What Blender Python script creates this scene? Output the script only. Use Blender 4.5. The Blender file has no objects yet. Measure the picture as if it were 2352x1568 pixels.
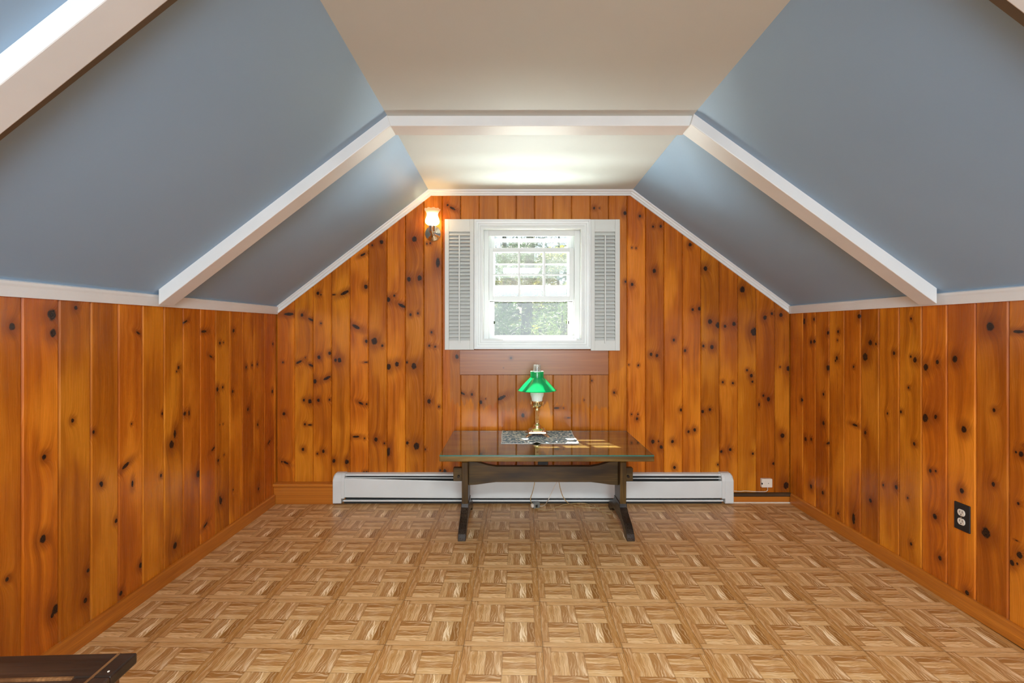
import bpy, bmesh, math, random
from mathutils import Vector, Matrix
random.seed(7)
S = bpy.context.scene
C = S.collection
PI = math.pi

# ------------------------------------------------------------------ camera, sky, sun, large lights, exposure
YW_ = 3.37            # back wall
CH = 1.218            # camera height
FP = 1095.0           # focal length in pixels of the 2352 px frame
HX, HY = 1175.0, 757.0
cam_d = bpy.data.cameras.new('camera')
cam = bpy.data.objects.new('camera', cam_d); C.objects.link(cam)
cam.location = (0, 0, CH); cam.rotation_euler = (PI/2, 0, 0)
cam_d.sensor_fit = 'HORIZONTAL'; cam_d.sensor_width = 36.0
cam_d.lens = FP/2352*36.0
cam_d.shift_x = (1176-HX)/2352; cam_d.shift_y = -(784-HY)/2352
cam_d.clip_start = 0.02; cam_d.clip_end = 300
S.camera = cam

SUN_DIR = Vector((0.20, -0.485, -1.0)).normalized()
w = bpy.data.worlds.new('sky'); S.world = w; w.use_nodes = True
wn = w.node_tree; bg = wn.nodes['Background']
sky = wn.nodes.new('ShaderNodeTexSky'); sky.sky_type = 'NISHITA'; sky.sun_disc = False
sky.sun_elevation = math.radians(62); sky.sun_rotation = math.radians(-22)
sky.air_density = 1.0; sky.dust_density = 3.0; sky.ozone_density = 1.0
wn.links.new(sky.outputs[0], bg.inputs[0]); bg.inputs[1].default_value = 0.11

sd = bpy.data.lights.new('sun', 'SUN'); sd.energy = 26.0; sd.angle = math.radians(0.6); sd.color = (1, .93, .80)
so = bpy.data.objects.new('sun', sd); C.objects.link(so)
so.rotation_euler = SUN_DIR.to_track_quat('-Z', 'Y').to_euler(); so.location = (0, 6, 9)

def area(name, loc, target, sx, sy, e, col):
    d = bpy.data.lights.new(name, 'AREA'); d.shape = 'RECTANGLE'; d.size = sx; d.size_y = sy; d.energy = e; d.color = col
    o = bpy.data.objects.new(name, d); C.objects.link(o); o.location = loc
    o.rotation_euler = (Vector(target)-Vector(loc)).to_track_quat('-Z', 'Y').to_euler()
    return o
# fill light added at an unseen opening behind the photographer
area('rear_fill_light', (0.15, -2.33, 1.30), (0.15, 3.0, 1.75), 2.0, 1.5, 74, (.84, .945, 1.0))
# fill light added out of view below the sill to brighten the ceiling
area('sill_fill_light', (0.15, YW_+.52, .66), (0.15, 3.0, 2.3), 1.5, .60, 170, (.92, 1.0, .98))
# overhead fill light added behind the photographer
area('overhead_fill_light', (0.15, -.35, 2.12), (0.15, -.35, 0), .55, .55, 48, (.86, .955, 1.0))

S.view_settings.view_transform = 'Standard'; S.view_settings.look = 'None'
S.view_settings.exposure = 0.76; S.view_settings.gamma = 1.0; S.view_settings.use_curve_mapping = False

# ------------------------------------------------------------------ dimensions
YW = 3.37; XL = -1.661; XR = 1.968; YR = -2.40
KZL = CH+.156; KZR = CH+.160                 # where the slopes meet the knee walls
CXL, CXR = -.585, .8525                      # where the slopes meet the flat ceiling
ZCF, ZCB = CH+1.007, CH+.982                 # flat ceiling height: front bays, back wall
YB = 2.25                                    # the beam line where the ceiling starts to drop
def zc(Y): return ZCF if Y <= YB else ZCF+(ZCB-ZCF)*(Y-YB)/(YW-YB)
def zslope(X, Y):
    if X < CXL: return KZL+(zc(Y)-KZL)*(X-XL)/(CXL-XL)
    if X > CXR: return KZR+(zc(Y)-KZR)*(X-XR)/(CXR-XR)
    return zc(Y)
def P(x, y, Y): return Vector(((x-HX)*Y/FP, Y, CH-(y-HY)*Y/FP))
def PX(x, Y): return (x-HX)*Y/FP
def PZ(y, Y): return CH-(y-HY)*Y/FP

# ------------------------------------------------------------------ helpers: objects
def link(o, parent=None):
    C.objects.link(o)
    if parent is not None: o.parent = parent
    return o
def tag(o, label, cat, group=None, kind=None):
    o['label'] = label
    if cat: o['category'] = cat
    if group: o['group'] = group
    if kind: o['kind'] = kind
    return o
def obj(name, bm, m, parent=None, smooth=False, bevel=0, loc=None, rz=0):
    bmesh.ops.recalc_face_normals(bm, faces=bm.faces)
    me = bpy.data.meshes.new(name); bm.to_mesh(me); bm.free()
    if smooth:
        for p in me.polygons: p.use_smooth = True
    for mm in (m if isinstance(m, (list, tuple)) else [m]): me.materials.append(mm)
    o = bpy.data.objects.new(name, me); link(o, parent)
    if loc is not None: o.location = loc
    if rz: o.rotation_euler.z = rz
    if bevel:
        b = o.modifiers.new('bevel', 'BEVEL'); b.width = bevel; b.segments = 2; b.limit_method = 'ANGLE'; b.angle_limit = math.radians(40)
    return o
def empty(name, loc, rz=0):
    o = bpy.data.objects.new(name, None); link(o); o.location = loc; o.rotation_euler.z = rz; o.empty_display_size = .05
    return o
def share(src, name, parent, loc, rot=None, scale=None):
    o = bpy.data.objects.new(name, src.data); link(o, parent); o.location = loc
    if rot: o.rotation_euler = rot
    if scale: o.scale = scale
    return o
# ------------------------------------------------------------------ helpers: shapes
def BM(): return bmesh.new()
def box(bm, x0, x1, y0, y1, z0, z1):
    vs = [bm.verts.new(p) for p in ((x0,y0,z0),(x1,y0,z0),(x1,y1,z0),(x0,y1,z0),(x0,y0,z1),(x1,y0,z1),(x1,y1,z1),(x0,y1,z1))]
    for f in ((0,3,2,1),(4,5,6,7),(0,1,5,4),(1,2,6,5),(2,3,7,6),(3,0,4,7)): bm.faces.new([vs[i] for i in f])
    return bm
def loft(bm, *polys, caps=True, closed=True):
    R = [[bm.verts.new(p) for p in poly] for poly in polys]
    n = len(R[0])
    for a, b in zip(R, R[1:]):
        for i in range(n if closed else n-1):
            bm.faces.new((a[i], a[(i+1) % n], b[(i+1) % n], b[i]))
    if caps and closed:
        bm.faces.new(R[0]); bm.faces.new(R[-1])
    return bm
def lathe(bm, prof, n=32, cx=0, cy=0, caps=False):
    R = []
    for r, z in prof:
        R.append([bm.verts.new((cx+r*math.cos(2*PI*i/n), cy+r*math.sin(2*PI*i/n), z)) for i in range(n)])
    for a, b in zip(R, R[1:]):
        for i in range(n): bm.faces.new((a[i], a[(i+1)%n], b[(i+1)%n], b[i]))
    if caps: bm.faces.new(R[0]); bm.faces.new(R[-1])
    return bm
def smoothpath(pts, k=8):
    pts = [Vector(p) for p in pts]; out = []
    for i in range(len(pts)-1):
        p0 = pts[max(i-1, 0)]; p1 = pts[i]; p2 = pts[i+1]; p3 = pts[min(i+2, len(pts)-1)]
        for j in range(k):
            t = j/k
            out.append(.5*((2*p1)+(p2-p0)*t+(2*p0-5*p1+4*p2-p3)*t*t+(3*p1-p0-3*p2+p3)*t**3))
    out.append(pts[-1]); return out
def tube(bm, pts, r, n=8):
    R = []
    for i, p in enumerate(pts):
        d = (pts[min(i+1, len(pts)-1)]-pts[max(i-1, 0)]).normalized()
        a = d.cross(Vector((0, 0, 1)))
        if a.length < 1e-3: a = d.cross(Vector((0, 1, 0)))
        a.normalize(); b = d.cross(a)
        rr = r(i/(len(pts)-1)) if callable(r) else r
        R.append([bm.verts.new(p+rr*(math.cos(2*PI*j/n)*a+math.sin(2*PI*j/n)*b)) for j in range(n)])
    for a, b in zip(R, R[1:]):
        for i in range(n): bm.faces.new((a[i], a[(i+1)%n], b[(i+1)%n], b[i]))
    bm.faces.new(R[0]); bm.faces.new(R[-1])
    return bm

# ------------------------------------------------------------------ helpers: materials
class NT:
    def __init__(s, name):
        s.m = bpy.data.materials.new(name); s.m.use_nodes = True
        s.t = s.m.node_tree; s.b = s.t.nodes['Principled BSDF']; s.out = s.t.nodes['Material Output']
    def n(s, t, **k):
        q = s.t.nodes.new(t)
        for a, v in k.items(): setattr(q, a, v)
        return q
    def put(s, sock, v):
        if v is None: return
        if isinstance(v, bpy.types.NodeSocket): s.t.links.new(v, sock)
        elif isinstance(v, (tuple, list)) and sock.type == 'RGBA' and len(v) == 3: sock.default_value = (*v, 1)
        else: sock.default_value = v
    def math(s, op, a, b=None, c=None, clamp=False):
        q = s.n('ShaderNodeMath', operation=op, use_clamp=clamp)
        s.put(q.inputs[0], a); s.put(q.inputs[1], b); s.put(q.inputs[2], c); return q.outputs[0]
    def comb(s, x, y, z=0.0):
        q = s.n('ShaderNodeCombineXYZ'); s.put(q.inputs[0], x); s.put(q.inputs[1], y); s.put(q.inputs[2], z); return q.outputs[0]
    def sep(s, v):
        q = s.n('ShaderNodeSeparateXYZ'); s.put(q.inputs[0], v); return q.outputs
    def noise(s, v, scale=1, detail=2, rough=.5, dist=0):
        q = s.n('ShaderNodeTexNoise'); s.put(q.inputs['Vector'], v); s.put(q.inputs['Scale'], scale)
        s.put(q.inputs['Detail'], detail); s.put(q.inputs['Roughness'], rough); s.put(q.inputs['Distortion'], dist); return q.outputs['Fac']
    def voro(s, v, scale=1, feature='F1', out='Distance'):
        q = s.n('ShaderNodeTexVoronoi', feature=feature); s.put(q.inputs['Vector'], v); s.put(q.inputs['Scale'], scale); return q.outputs[out]
    def ramp(s, f, *st, interp='LINEAR'):
        q = s.n('ShaderNodeValToRGB'); s.put(q.inputs[0], f); q.color_ramp.interpolation = interp
        e = q.color_ramp.elements
        while len(e) < len(st): e.new(.5)
        for a, (p, c) in zip(e, st):
            a.position = p; a.color = (*c, 1) if isinstance(c, (tuple, list)) else (c, c, c, 1)
        return q.outputs[0]
    def mix(s, f, a, b, blend='MIX'):
        q = s.n('ShaderNodeMix', data_type='RGBA', blend_type=blend, clamp_factor=True)
        s.put(q.inputs[0], f); s.put(q.inputs[6], a); s.put(q.inputs[7], b); return q.outputs[2]
    def maprange(s, v, a, b, c=0., d=1., smooth=True):
        q = s.n('ShaderNodeMapRange', interpolation_type='SMOOTHSTEP' if smooth else 'LINEAR')
        for i, x in enumerate((v, a, b, c, d)): s.put(q.inputs[i], x)
        return q.outputs[0]
    def obco(s): return s.n('ShaderNodeTexCoord').outputs['Object']
    def rnd(s): return s.n('ShaderNodeObjectInfo').outputs['Random']
    def attr(s, name, typ='OBJECT'):
        q = s.n('ShaderNodeAttribute', attribute_name=name, attribute_type=typ); return q.outputs
    def bump(s, h, strength=.2, dist=.002):
        q = s.n('ShaderNodeBump'); s.put(q.inputs['Height'], h); q.inputs['Strength'].default_value = strength; q.inputs['Distance'].default_value = dist
        s.put(s.b.inputs['Normal'], q.outputs[0])
    def set(s, **k):
        for a, v in k.items(): s.put(s.b.inputs[{'col':'Base Color','rough':'Roughness','metal':'Metallic','spec':'Specular IOR Level','coat':'Coat Weight','coatr':'Coat Roughness','trans':'Transmission Weight','ior':'IOR','sss':'Subsurface Weight','sheen':'Sheen Weight'}[a]], v)
        return s.m
def lin(r, g, b):
    f = lambda c: (c/255/12.92) if c/255 <= .04045 else ((c/255+.055)/1.055)**2.4
    return (f(r), f(g), f(b))

def paint(name, col, rough=.5, var=.05, scale=2.2, fine=.0006, spec=.5):
    t = NT(name); v = t.obco()
    a = t.noise(v, scale, 3); b = t.noise(v, 180, 2)
    c2 = tuple(max(0, x*(1-var)) for x in col); c1 = tuple(min(1, x*(1+var)) for x in col)
    t.set(col=t.ramp(a, (.3, c2), (.7, c1)), rough=t.maprange(b, .3, .7, rough-.04, rough+.04), spec=spec)
    t.bump(b, .15, fine); return t.m
def metal(name, col, rough=.2):
    t = NT(name); b = t.noise(t.obco(), 40, 3)
    t.set(col=t.ramp(b, (.3, tuple(x*.86 for x in col)), (.7, col)), metal=1.0, rough=t.maprange(b, .2, .8, rough*.7, rough*1.4)); return t.m

M = {}
M['ceil'] = paint('ceiling_paint', lin(208, 215, 212), .6, .02)
M['blue'] = paint('blue_paint', lin(148, 178, 206), .50, .035, 1.3)
M['trim'] = paint('trim_paint', lin(228, 228, 226), .34, .03, 6)
M['strip'] = paint('shadow_strip_taupe', lin(112, 104, 94), .6, .05, 6)
M['winwhite'] = paint('window_white_paint', lin(225, 228, 226), .32, .03, 7)
M['shutter'] = paint('shutter_white_paint', lin(214, 216, 211), .42, .02, 7)
M['heater'] = paint('heater_enamel', lin(214, 216, 213), .35, .04, 5)
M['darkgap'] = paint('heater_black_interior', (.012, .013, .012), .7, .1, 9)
M['alu'] = metal('heater_fins', (.55, .56, .55), .35)
M['brass'] = metal('polished_brass', (.95, .78, .40), .27)
M['copper'] = metal('copper_brass', (.80, .55, .36), .34)
M['chrome'] = metal('nickel', (.80, .76, .66), .12)
M['black'] = paint('black_plastic', (.014, .013, .013), .4, .15, 20)
M['ivory'] = paint('ivory_plastic', lin(228, 214, 196), .4, .04, 30)
M['slot'] = paint('dark_slot', (.02, .018, .015), .6, .1, 30)
M['greytap'] = paint('grey_plug_plastic', lin(120, 122, 116), .45, .1, 30)
M['cordgold'] = paint('gold_lamp_cord', lin(180, 150, 100), .3, .1, 40)
M['cordwhite'] = paint('white_cord', lin(222, 214, 200), .4, .05, 40)
M['outer'] = paint('outside_clapboard_paint', lin(225, 225, 220), .6, .05, 3)

NK = 11
def pine(name, knots=True, flat=False):
    """varnished knotty pine; knots sit where the board says (object properties kN = u, z, radius; mN = width, height, slant)"""
    t = NT(name); u, y_, z = t.sep(t.obco()); r = t.rnd()
    if flat: u, z = z, u
    zo = t.math('MULTIPLY_ADD', r, 37.0, z); uo = t.math('MULTIPLY_ADD', r, 13.0, u)
    wob = t.noise(t.comb(t.math('MULTIPLY', uo, 9), t.math('MULTIPLY', zo, 3.0)), 1, 3)
    wc = t.math('SUBTRACT', wob, .5)
    q = None
    if knots:
        wn2 = t.noise(t.comb(t.math('MULTIPLY', uo, 70), t.math('MULTIPLY', zo, 70)), 1, 2)
        for i in range(NK):
            k = t.attr('k%d' % i); mm = t.attr('m%d' % i)
            kx, kz, kr = t.sep(k['Vector']); ax, az, sh = t.sep(mm['Vector'])
            du = t.math('SUBTRACT', u, kx); dz = t.math('SUBTRACT', z, kz)
            dz = t.math('SUBTRACT', dz, t.math('MULTIPLY', sh, du))
            a = t.math('DIVIDE', du, ax); b = t.math('DIVIDE', dz, az)
            d = t.math('SQRT', t.math('ADD', t.math('MULTIPLY', a, a), t.math('MULTIPLY', b, b)))
            qi = t.math('DIVIDE', d, t.math('MAXIMUM', kr, 1e-4))
            q = qi if q is None else t.math('MINIMUM', q, qi)
        qw = t.math('ADD', q, t.math('MULTIPLY', t.math('SUBTRACT', wn2, .5), .7))
        halo = t.math('POWER', 2.718, t.math('MULTIPLY', q, -.42))
    else:
        halo = t.math('MULTIPLY', wob, 0.0)
    gu = t.math('ADD', uo, t.math('ADD', t.math('MULTIPLY', wc, .035), t.math('MULTIPLY', halo, .05)))
    bands = t.noise(t.comb(t.math('MULTIPLY', gu, 34), t.math('MULTIPLY', zo, .55)), 1, 2.5, .55)
    fib = t.noise(t.comb(t.math('MULTIPLY', gu, 260), t.math('MULTIPLY', zo, 5)), 1, 2)
    tone = t.noise(t.comb(t.math('MULTIPLY', uo, 5), t.math('MULTIPLY', zo, 1.6)), 1, 2)
    col = t.ramp(bands, (.25, (.29, .068, .0045)), (.5, (.50, .130, .007)), (.72, (.62, .184, .011)))
    col = t.mix(t.maprange(tone, .47, .66, 0, .75), col, (.78, .26, .018))
    col = t.mix(t.maprange(tone, .30, .47, .6, 0), col, (.34, .078, .008))
    col = t.mix(t.maprange(fib, .35, .6, .20, 0), col, (.25, .055, .004))
    v = t.maprange(r, 0, 1, .84, 1.12, smooth=False)
    hs = t.n('ShaderNodeHueSaturation'); t.put(hs.inputs['Color'], col); t.put(hs.inputs['Value'], v)
    t.put(hs.inputs['Hue'], t.maprange(t.math('FRACT', t.math('MULTIPLY', r, 7.31)), 0, 1, .497, .505, smooth=False)); col = hs.outputs[0]
    # boards that never got the amber stain: paler, pinker, with a run-down edge
    pl = t.attr('pale'); pz, pu, pon = t.sep(pl['Vector'])
    edge = t.noise(t.comb(t.math('MULTIPLY', uo, 22), t.math('MULTIPLY', zo, 2.0)), 1, 3)
    pm = t.math('MULTIPLY', t.maprange(t.math('ADD', t.math('SUBTRACT', z, pz), t.math('MULTIPLY', t.math('SUBTRACT', edge, .5), .34)), -.012, .012, 0, 1), t.math('GREATER_THAN', u, pu))
    pm = t.math('MULTIPLY', pm, pon)
    palec = t.ramp(bands, (.25, (.33, .104, .022)), (.72, (.47, .165, .036)))
    col = t.mix(t.math('MULTIPLY', pm, .88), col, palec)
    if knots:
        col = t.mix(t.maprange(q, .9, 4.2, .62, 0), col, (.17, .032, .005))
        ring = t.math('SINE', t.math('MULTIPLY', qw, 16))
        kc = t.mix(t.maprange(ring, -.5, 1, 0, .5), (.018, .009, .006), (.075, .024, .008))
        col = t.mix(t.maprange(qw, .72, 1.12, 1, 0), col, kc)
    t.set(col=col, rough=t.maprange(fib, .3, .7, .20, .32), spec=.26, coat=.07, coatr=.08)
    t.bump(t.math('ADD', t.math('MULTIPLY', fib, .35), bands), .16, .0012)
    return t.m
M['pine'] = pine('knotty_pine')
M['pineplain'] = pine('pine_without_knots', False)
M['pinetrim'] = pine('pine_trim_grain_along', False, True)

def stain(name, c0, c1, c2, rough=.35, axis=0, sc=1.0, coat=.2):
    """stained furniture wood, grain along local axis"""
    t = NT(name); s = list(t.sep(t.obco())); L = s[axis]; A, B = [s[i] for i in range(3) if i != axis]
    wv = t.noise(t.comb(t.math('MULTIPLY', L, 2.4*sc), t.math('MULTIPLY', A, 14*sc), t.math('MULTIPLY', B, 14*sc)), 1, 3)
    f = t.noise(t.comb(t.math('MULTIPLY', L, 5*sc), t.math('MULTIPLY', A, 190*sc), t.math('MULTIPLY', B, 190*sc)), 1, 2)
    col = t.ramp(wv, (.3, c0), (.52, c1), (.75, c2)); col = t.mix(t.maprange(f, .4, .62, .5, 0), col, c0)
    t.set(col=col, rough=t.maprange(f, .3, .7, rough-.02, rough+.12), spec=.3, coat=coat*.5, coatr=.15); t.bump(f, .15, .0008); return t.m
D0, D1, D2 = (.026, .013, .003), (.085, .045, .009), (.165, .092, .020)
M['tab_x'] = stain('table_stain_long', (.075, .040, .008), (.20, .115, .024), (.33, .20, .048), axis=0)
M['tabd_x'] = stain('table_stain_dark_long', D0, D1, D2, axis=0)
M['tabd_z'] = stain('table_stain_dark_upright', D0, D1, D2, axis=2)
M['foot'] = stain('table_foot_stain', (.012, .008, .006), (.035, .022, .014), (.065, .042, .026), .28, 1)
M['chest_x'] = stain('chest_stain', (.012, .007, .005), (.035, .019, .012), (.075, .036, .020), .3, 0)
M['chest_y'] = stain('chest_stain_deep', (.012, .007, .005), (.035, .019, .012), (.075, .036, .020), .3, 1)
M['chestworn'] = stain('chest_worn_edge', (.09, .035, .012), (.20, .085, .03), (.34, .16, .06), .4, 1)
M['railwood'] = stain('dark_rail_stain', (.03, .016, .007), (.075, .040, .016), (.13, .07, .03), .4, 0)

def glass(name, tint=(1, 1, 1), haze=0.0, hazecol=(.9, .95, .95), rough=.0, refl=1.0, ior=1.5):
    t = NT(name); nt = t.t
    tr = t.n('ShaderNodeBsdfTransparent'); tr.inputs[0].default_value = (*tint, 1)
    gl = t.n('ShaderNodeBsdfGlossy'); gl.inputs['Roughness'].default_value = rough
    fr = t.n('ShaderNodeLayerWeight'); fr.inputs[0].default_value = .5; f0 = ((ior-1)/(ior+1))**2
    mx = t.n('ShaderNodeMixShader'); t.put(mx.inputs[0], t.math('MULTIPLY', t.math('MULTIPLY_ADD', t.math('POWER', fr.outputs['Facing'], 5.0), 1-f0, f0), refl))
    base = tr.outputs[0]
    if haze:
        tl = t.n('ShaderNodeBsdfTranslucent'); tl.inputs[0].default_value = (*hazecol, 1)
        df = t.n('ShaderNodeBsdfDiffuse'); df.inputs[0].default_value = (*hazecol, 1)
        m2 = t.n('ShaderNodeMixShader'); m2.inputs[0].default_value = .5
        nt.links.new(tl.outputs[0], m2.inputs[1]); nt.links.new(df.outputs[0], m2.inputs[2])
        m1 = t.n('ShaderNodeMixShader')
        d = t.noise(t.obco(), 5, 3)
        t.put(m1.inputs[0], t.maprange(d, .3, .7, haze*.7, haze*1.3))
        nt.links.new(tr.outputs[0], m1.inputs[1]); nt.links.new(m2.outputs[0], m1.inputs[2]); base = m1.outputs[0]
    nt.links.new(base, mx.inputs[1]); nt.links.new(gl.outputs[0], mx.inputs[2])
    nt.links.new(mx.outputs[0], t.out.inputs[0]); return t.m
M['pane'] = glass('window_pane', (.97, .985, .975), .035, refl=1.2)
M['storm'] = glass('storm_pane', (.98, .99, .985), .008, refl=1.0)
M['tabglass'] = glass('table_glass', (.90, .95, .92), 0, ior=1.52, refl=1.7)
M['chimney'] = glass('lamp_chimney_glass', (.93, .96, .96), .10)
t = NT('glass_edge'); t.set(col=(.02, .16, .13), rough=.12, spec=.6, coat=.3); M['glassedge'] = t.m

# ------------------------------------------------------------------ floor
def floor():
    base = obj('floor', box(BM(), XL-.1, XR+.1, YR-.1, YW+.05, -.10, -.004), None or M['tilebase'])
    tag(base, 'floor of printed oak parquet vinyl tiles', 'floor', kind='structure')
    T = .3048; a = math.atan(20/FP)
    ex = Vector((math.cos(a), -math.sin(a), 0)); ey = Vector((math.sin(a), math.cos(a), 0))
    # a tile corner: crossing at X .120 on the row that passes Y 1.832
    o0 = Vector((.120-.0004, 1.832, 0))
    b = .090; s = (1-2*b)/2; q = s/4
    H, V = 0, 1
    lt = lambda *c: lin(*c)
    slats = [(0, 0, 1-b, b, H, lt(196,154,110), .3), (1-b, 0, 1, 1-b, V, lt(170,124,78), .5), (b, 1-b, 1, 1, H, lt(190,147,102), .3), (0, b, b, 1, V, lt(174,128,84), .4)]
    tl = [lt(182,138,92), lt(196,156,112), lt(166,122,80), lt(184,142,100)]
    tr = [lt(198,158,112), lt(170,124,80), lt(194,152,106), lt(158,112,70)]      # bottom to top
    bl = [lt(206,166,120), lt(164,118,74), lt(194,150,104), lt(158,112,70)]
    br = [lt(192,152,108), lt(168,124,82), lt(196,158,114), lt(148,104,62)]
    for i in range(4):
        slats.append((b+i*q, b+s, b+(i+1)*q, b+2*s, V, tl[i], .5+.1*i))
        slats.append((b+s, b+s+i*q, b+2*s, b+s+(i+1)*q, H, tr[i], .6))
        slats.append((b, b+i*q, b+s, b+(i+1)*q, H, bl[i], .7))
        slats.append((b+s+i*q, b, b+s+(i+1)*q, b+s, V, br[i], 1.9 if i == 2 else .4))
    rr = random.Random(3); offs = [(rr.uniform(0, 9), rr.uniform(0, 9)) for _ in slats]
    def tile_bm():
        bm = BM(); uv = bm.loops.layers.uv.new('grain'); uv2 = bm.loops.layers.uv.new('slat'); cl = bm.loops.layers.float_color.new('tone')
        c = .0005
        for (x0, y0, x1, y1, d, col, con), (ox, oy) in zip(slats, offs):
            X0, X1 = x0*T, x1*T; Y0, Y1 = y0*T, y1*T
            if x0 == 0: X0 += c
            if y0 == 0: Y0 += c
            if x1 == 1: X1 -= c
            if y1 == 1: Y1 -= c
            f = bm.faces.new([bm.verts.new(p) for p in ((X0,Y0,0),(X1,Y0,0),(X1,Y1,0),(X0,Y1,0))])
            for l in f.loops:
                x, y = l.vert.co.x, l.vert.co.y
                l[uv].uv = (x+ox, y+oy) if d == H else (y+ox, x+oy)
                l[uv2].uv = ((x-X0)/(X1-X0)*(X1-X0)/.01, (y-Y0)/.01) if False else ((x-x0*T)/((x1-x0)*T), (y-y0*T)/((y1-y0)*T))
                l[cl] = (*col, con)
        # chamfered rim down to the joint
        inn = [(c,c,0),(T-c,c,0),(T-c,T-c,0),(c,T-c,0)]; outv = [(.0002,.0002,-.0035),(T-.0002,.0002,-.0035),(T-.0002,T-.0002,-.0035),(.0002,T-.0002,-.0035)]
        for i in range(4):
            j = (i+1) % 4
            f = bm.faces.new([bm.verts.new(p) for p in (inn[i], outv[i], outv[j], inn[j])])
            for l in f.loops: l[uv].uv = (0, 0); l[uv2].uv = (0, 0); l[cl] = (.20, .125, .065, .2)
        return bm
    proto = None
    for i in range(-7, 8):
        for j in range(-4, 7):
            p = o0+ex*(i*T)+ey*(j*T)
            cs = [p, p+ex*T, p+ey*T, p+(ex+ey)*T]
            xs = [c.x for c in cs]; ys = [c.y for c in cs]
            if max(xs) < XL+.02 or min(xs) > XR-.02 or min(ys) > YW-.02: continue
            inside = min(xs) > XL and max(xs) < XR and max(ys) < YW
            if inside and proto is not None:
                t_ = share(proto, 'tile', base, p); t_.rotation_euler.z = -a; continue
            bm = tile_bm()
            if not inside:
                mw = Matrix.Translation(p) @ Matrix.Rotation(-a, 4, 'Z'); inv = mw.inverted()
                for co, no in (((XL, 0, 0), (-1, 0, 0)), ((XR, 0, 0), (1, 0, 0)), ((0, YW, 0), (0, 1, 0))):
                    g = bm.verts[:]+bm.edges[:]+bm.faces[:]
                    bmesh.ops.bisect_plane(bm, geom=g, plane_co=inv @ Vector(co), plane_no=inv.to_3x3() @ Vector(no), clear_outer=True)
            me = bpy.data.meshes.new('tile'); bm.to_mesh(me); bm.free(); me.materials.append(M['tile'])
            o = bpy.data.objects.new('tile', me); link(o, base); o.location = p; o.rotation_euler.z = -a
            if inside: proto = o
t = NT('parquet_print')
uvn = t.n('ShaderNodeUVMap', uv_map='grain').outputs[0]; gu, gv, _ = t.sep(uvn)
uv2 = t.n('ShaderNodeUVMap', uv_map='slat').outputs[0]; su, sv, _ = t.sep(uv2)
ta = t.attr('tone', 'GEOMETRY')
wv = t.noise(t.comb(t.math('MULTIPLY', gu, 16), t.math('MULTIPLY', gv, 30)), 1, 2)
g1 = t.noise(t.comb(t.math('MULTIPLY', gu, 9), t.math('ADD', t.math('MULTIPLY', gv, 160), t.math('MULTIPLY', wv, 5.5))), 1, 2)
g2 = t.noise(t.comb(t.math('MULTIPLY', gu, 30), t.math('MULTIPLY', gv, 900)), 1, 2)
col = t.mix(t.math('MULTIPLY', t.maprange(g1, .48, .66, 0, .75), ta['Alpha']), ta['Color'], lin(232, 206, 170))
col = t.mix(t.maprange(g1, .28, .46, .42, 0), col, lin(134, 90, 52))
col = t.mix(t.maprange(g2, .35, .6, .14, 0), col, lin(120, 80, 46))
eu = t.math('MINIMUM', su, t.math('SUBTRACT', 1.0, su)); ev = t.math('MINIMUM', sv, t.math('SUBTRACT', 1.0, sv))
em = t.math('MINIMUM', eu, ev)
col = t.mix(t.maprange(em, .0, .035, .45, 0), col, lin(110, 72, 40))
hs = t.n('ShaderNodeHueSaturation'); t.put(hs.inputs['Color'], col); hs.inputs['Saturation'].default_value = 1.07; hs.inputs['Hue'].default_value = .502; hs.inputs['Value'].default_value = 1.24; col = hs.outputs[0]
t.set(col=col, rough=t.maprange(g2, .3, .7, .30, .40), spec=.4); t.bump(g1, .06, .0006)
M['tile'] = t.m
t = NT('tile_joint'); t.set(col=t.ramp(t.noise(t.obco(), 6, 2), (.3, (.11, .065, .032)), (.7, (.16, .095, .05))), rough=.6); M['tilebase'] = t.m
floor()

# ------------------------------------------------------------------ walls: backing, then each board
KN = {'b': [], 'l': [], 'r': []}
def addk(wall, pts, sc, ox, oy):
    for e in pts:
        x, y, d = e[0]*sc+ox, e[1]*sc+oy, e[2]*sc
        st = e[3] if len(e) > 3 else ''
        if wall == 'b': Y = YW; uu = PX(x, Y)
        elif wall == 'l': Y = XL*FP/(x-HX); uu = Y
        else: Y = XR*FP/(x-HX); uu = Y
        z = PZ(y, Y); r = d*Y/FP*.5
        KN[wall].append((uu, z, r, st))
addk('b', [(95,612,40,'f'),(160,617,14),(205,640,25,'d'),(65,853,8),(145,852,28,'u'),(178,830,6),(207,868,24,'d'),(240,508,14),(255,515,7),(255,658,8),(245,828,16),(300,808,14),(320,515,16,'f'),(375,505,38,'u'),(328,842,14),(348,842,20),(225,948,18),(285,932,34,'u'),(170,1042,12),(200,1048,18),(242,1043,14),(298,1040,8),(70,1110,14),(175,1163,9),(200,1166,18,'f'),(165,1288,14),(80,1355,24,'d'),(60,1350,8),(237,1310,8),(250,1305,7),(267,1298,14),(320,1345,16),(385,1350,20),(465,315,26,'u'),(480,475,18),(430,675,38,'d'),(482,748,14),(512,268,8),(558,252,18),(522,748,30),(562,770,12),(480,853,16,'f'),(455,1058,24,'d'),(485,1062,8),(430,1225,28,'f'),(473,1233,8),(530,1238,18),(572,1258,8),(470,1402,8),(483,1402,8),(592,540,20),(622,520,10),(660,570,34,'d'),(588,875,24),(635,862,20),(677,853,10),(720,872,26),(695,438,20),(748,432,22),(703,615,12),(740,608,10),(722,237,24),(592,1300,34,'v'),(687,1256,14),(733,1272,30),(775,1288,8),(795,1048,18),(845,1075,8),(808,703,10),(797,770,10),(826,775,10),(840,355,38,'v'),(875,1398,16),(852,1393,10),(935,825,18),(785,260,8),(802,258,8)], .4593, 620, 440)
addk('b', [(345,160,18),(390,190,46,'d'),(1665,187,20),(1712,187,10),(1942,232,30),(430,1530,26)], .2551, 940, 430)
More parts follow.
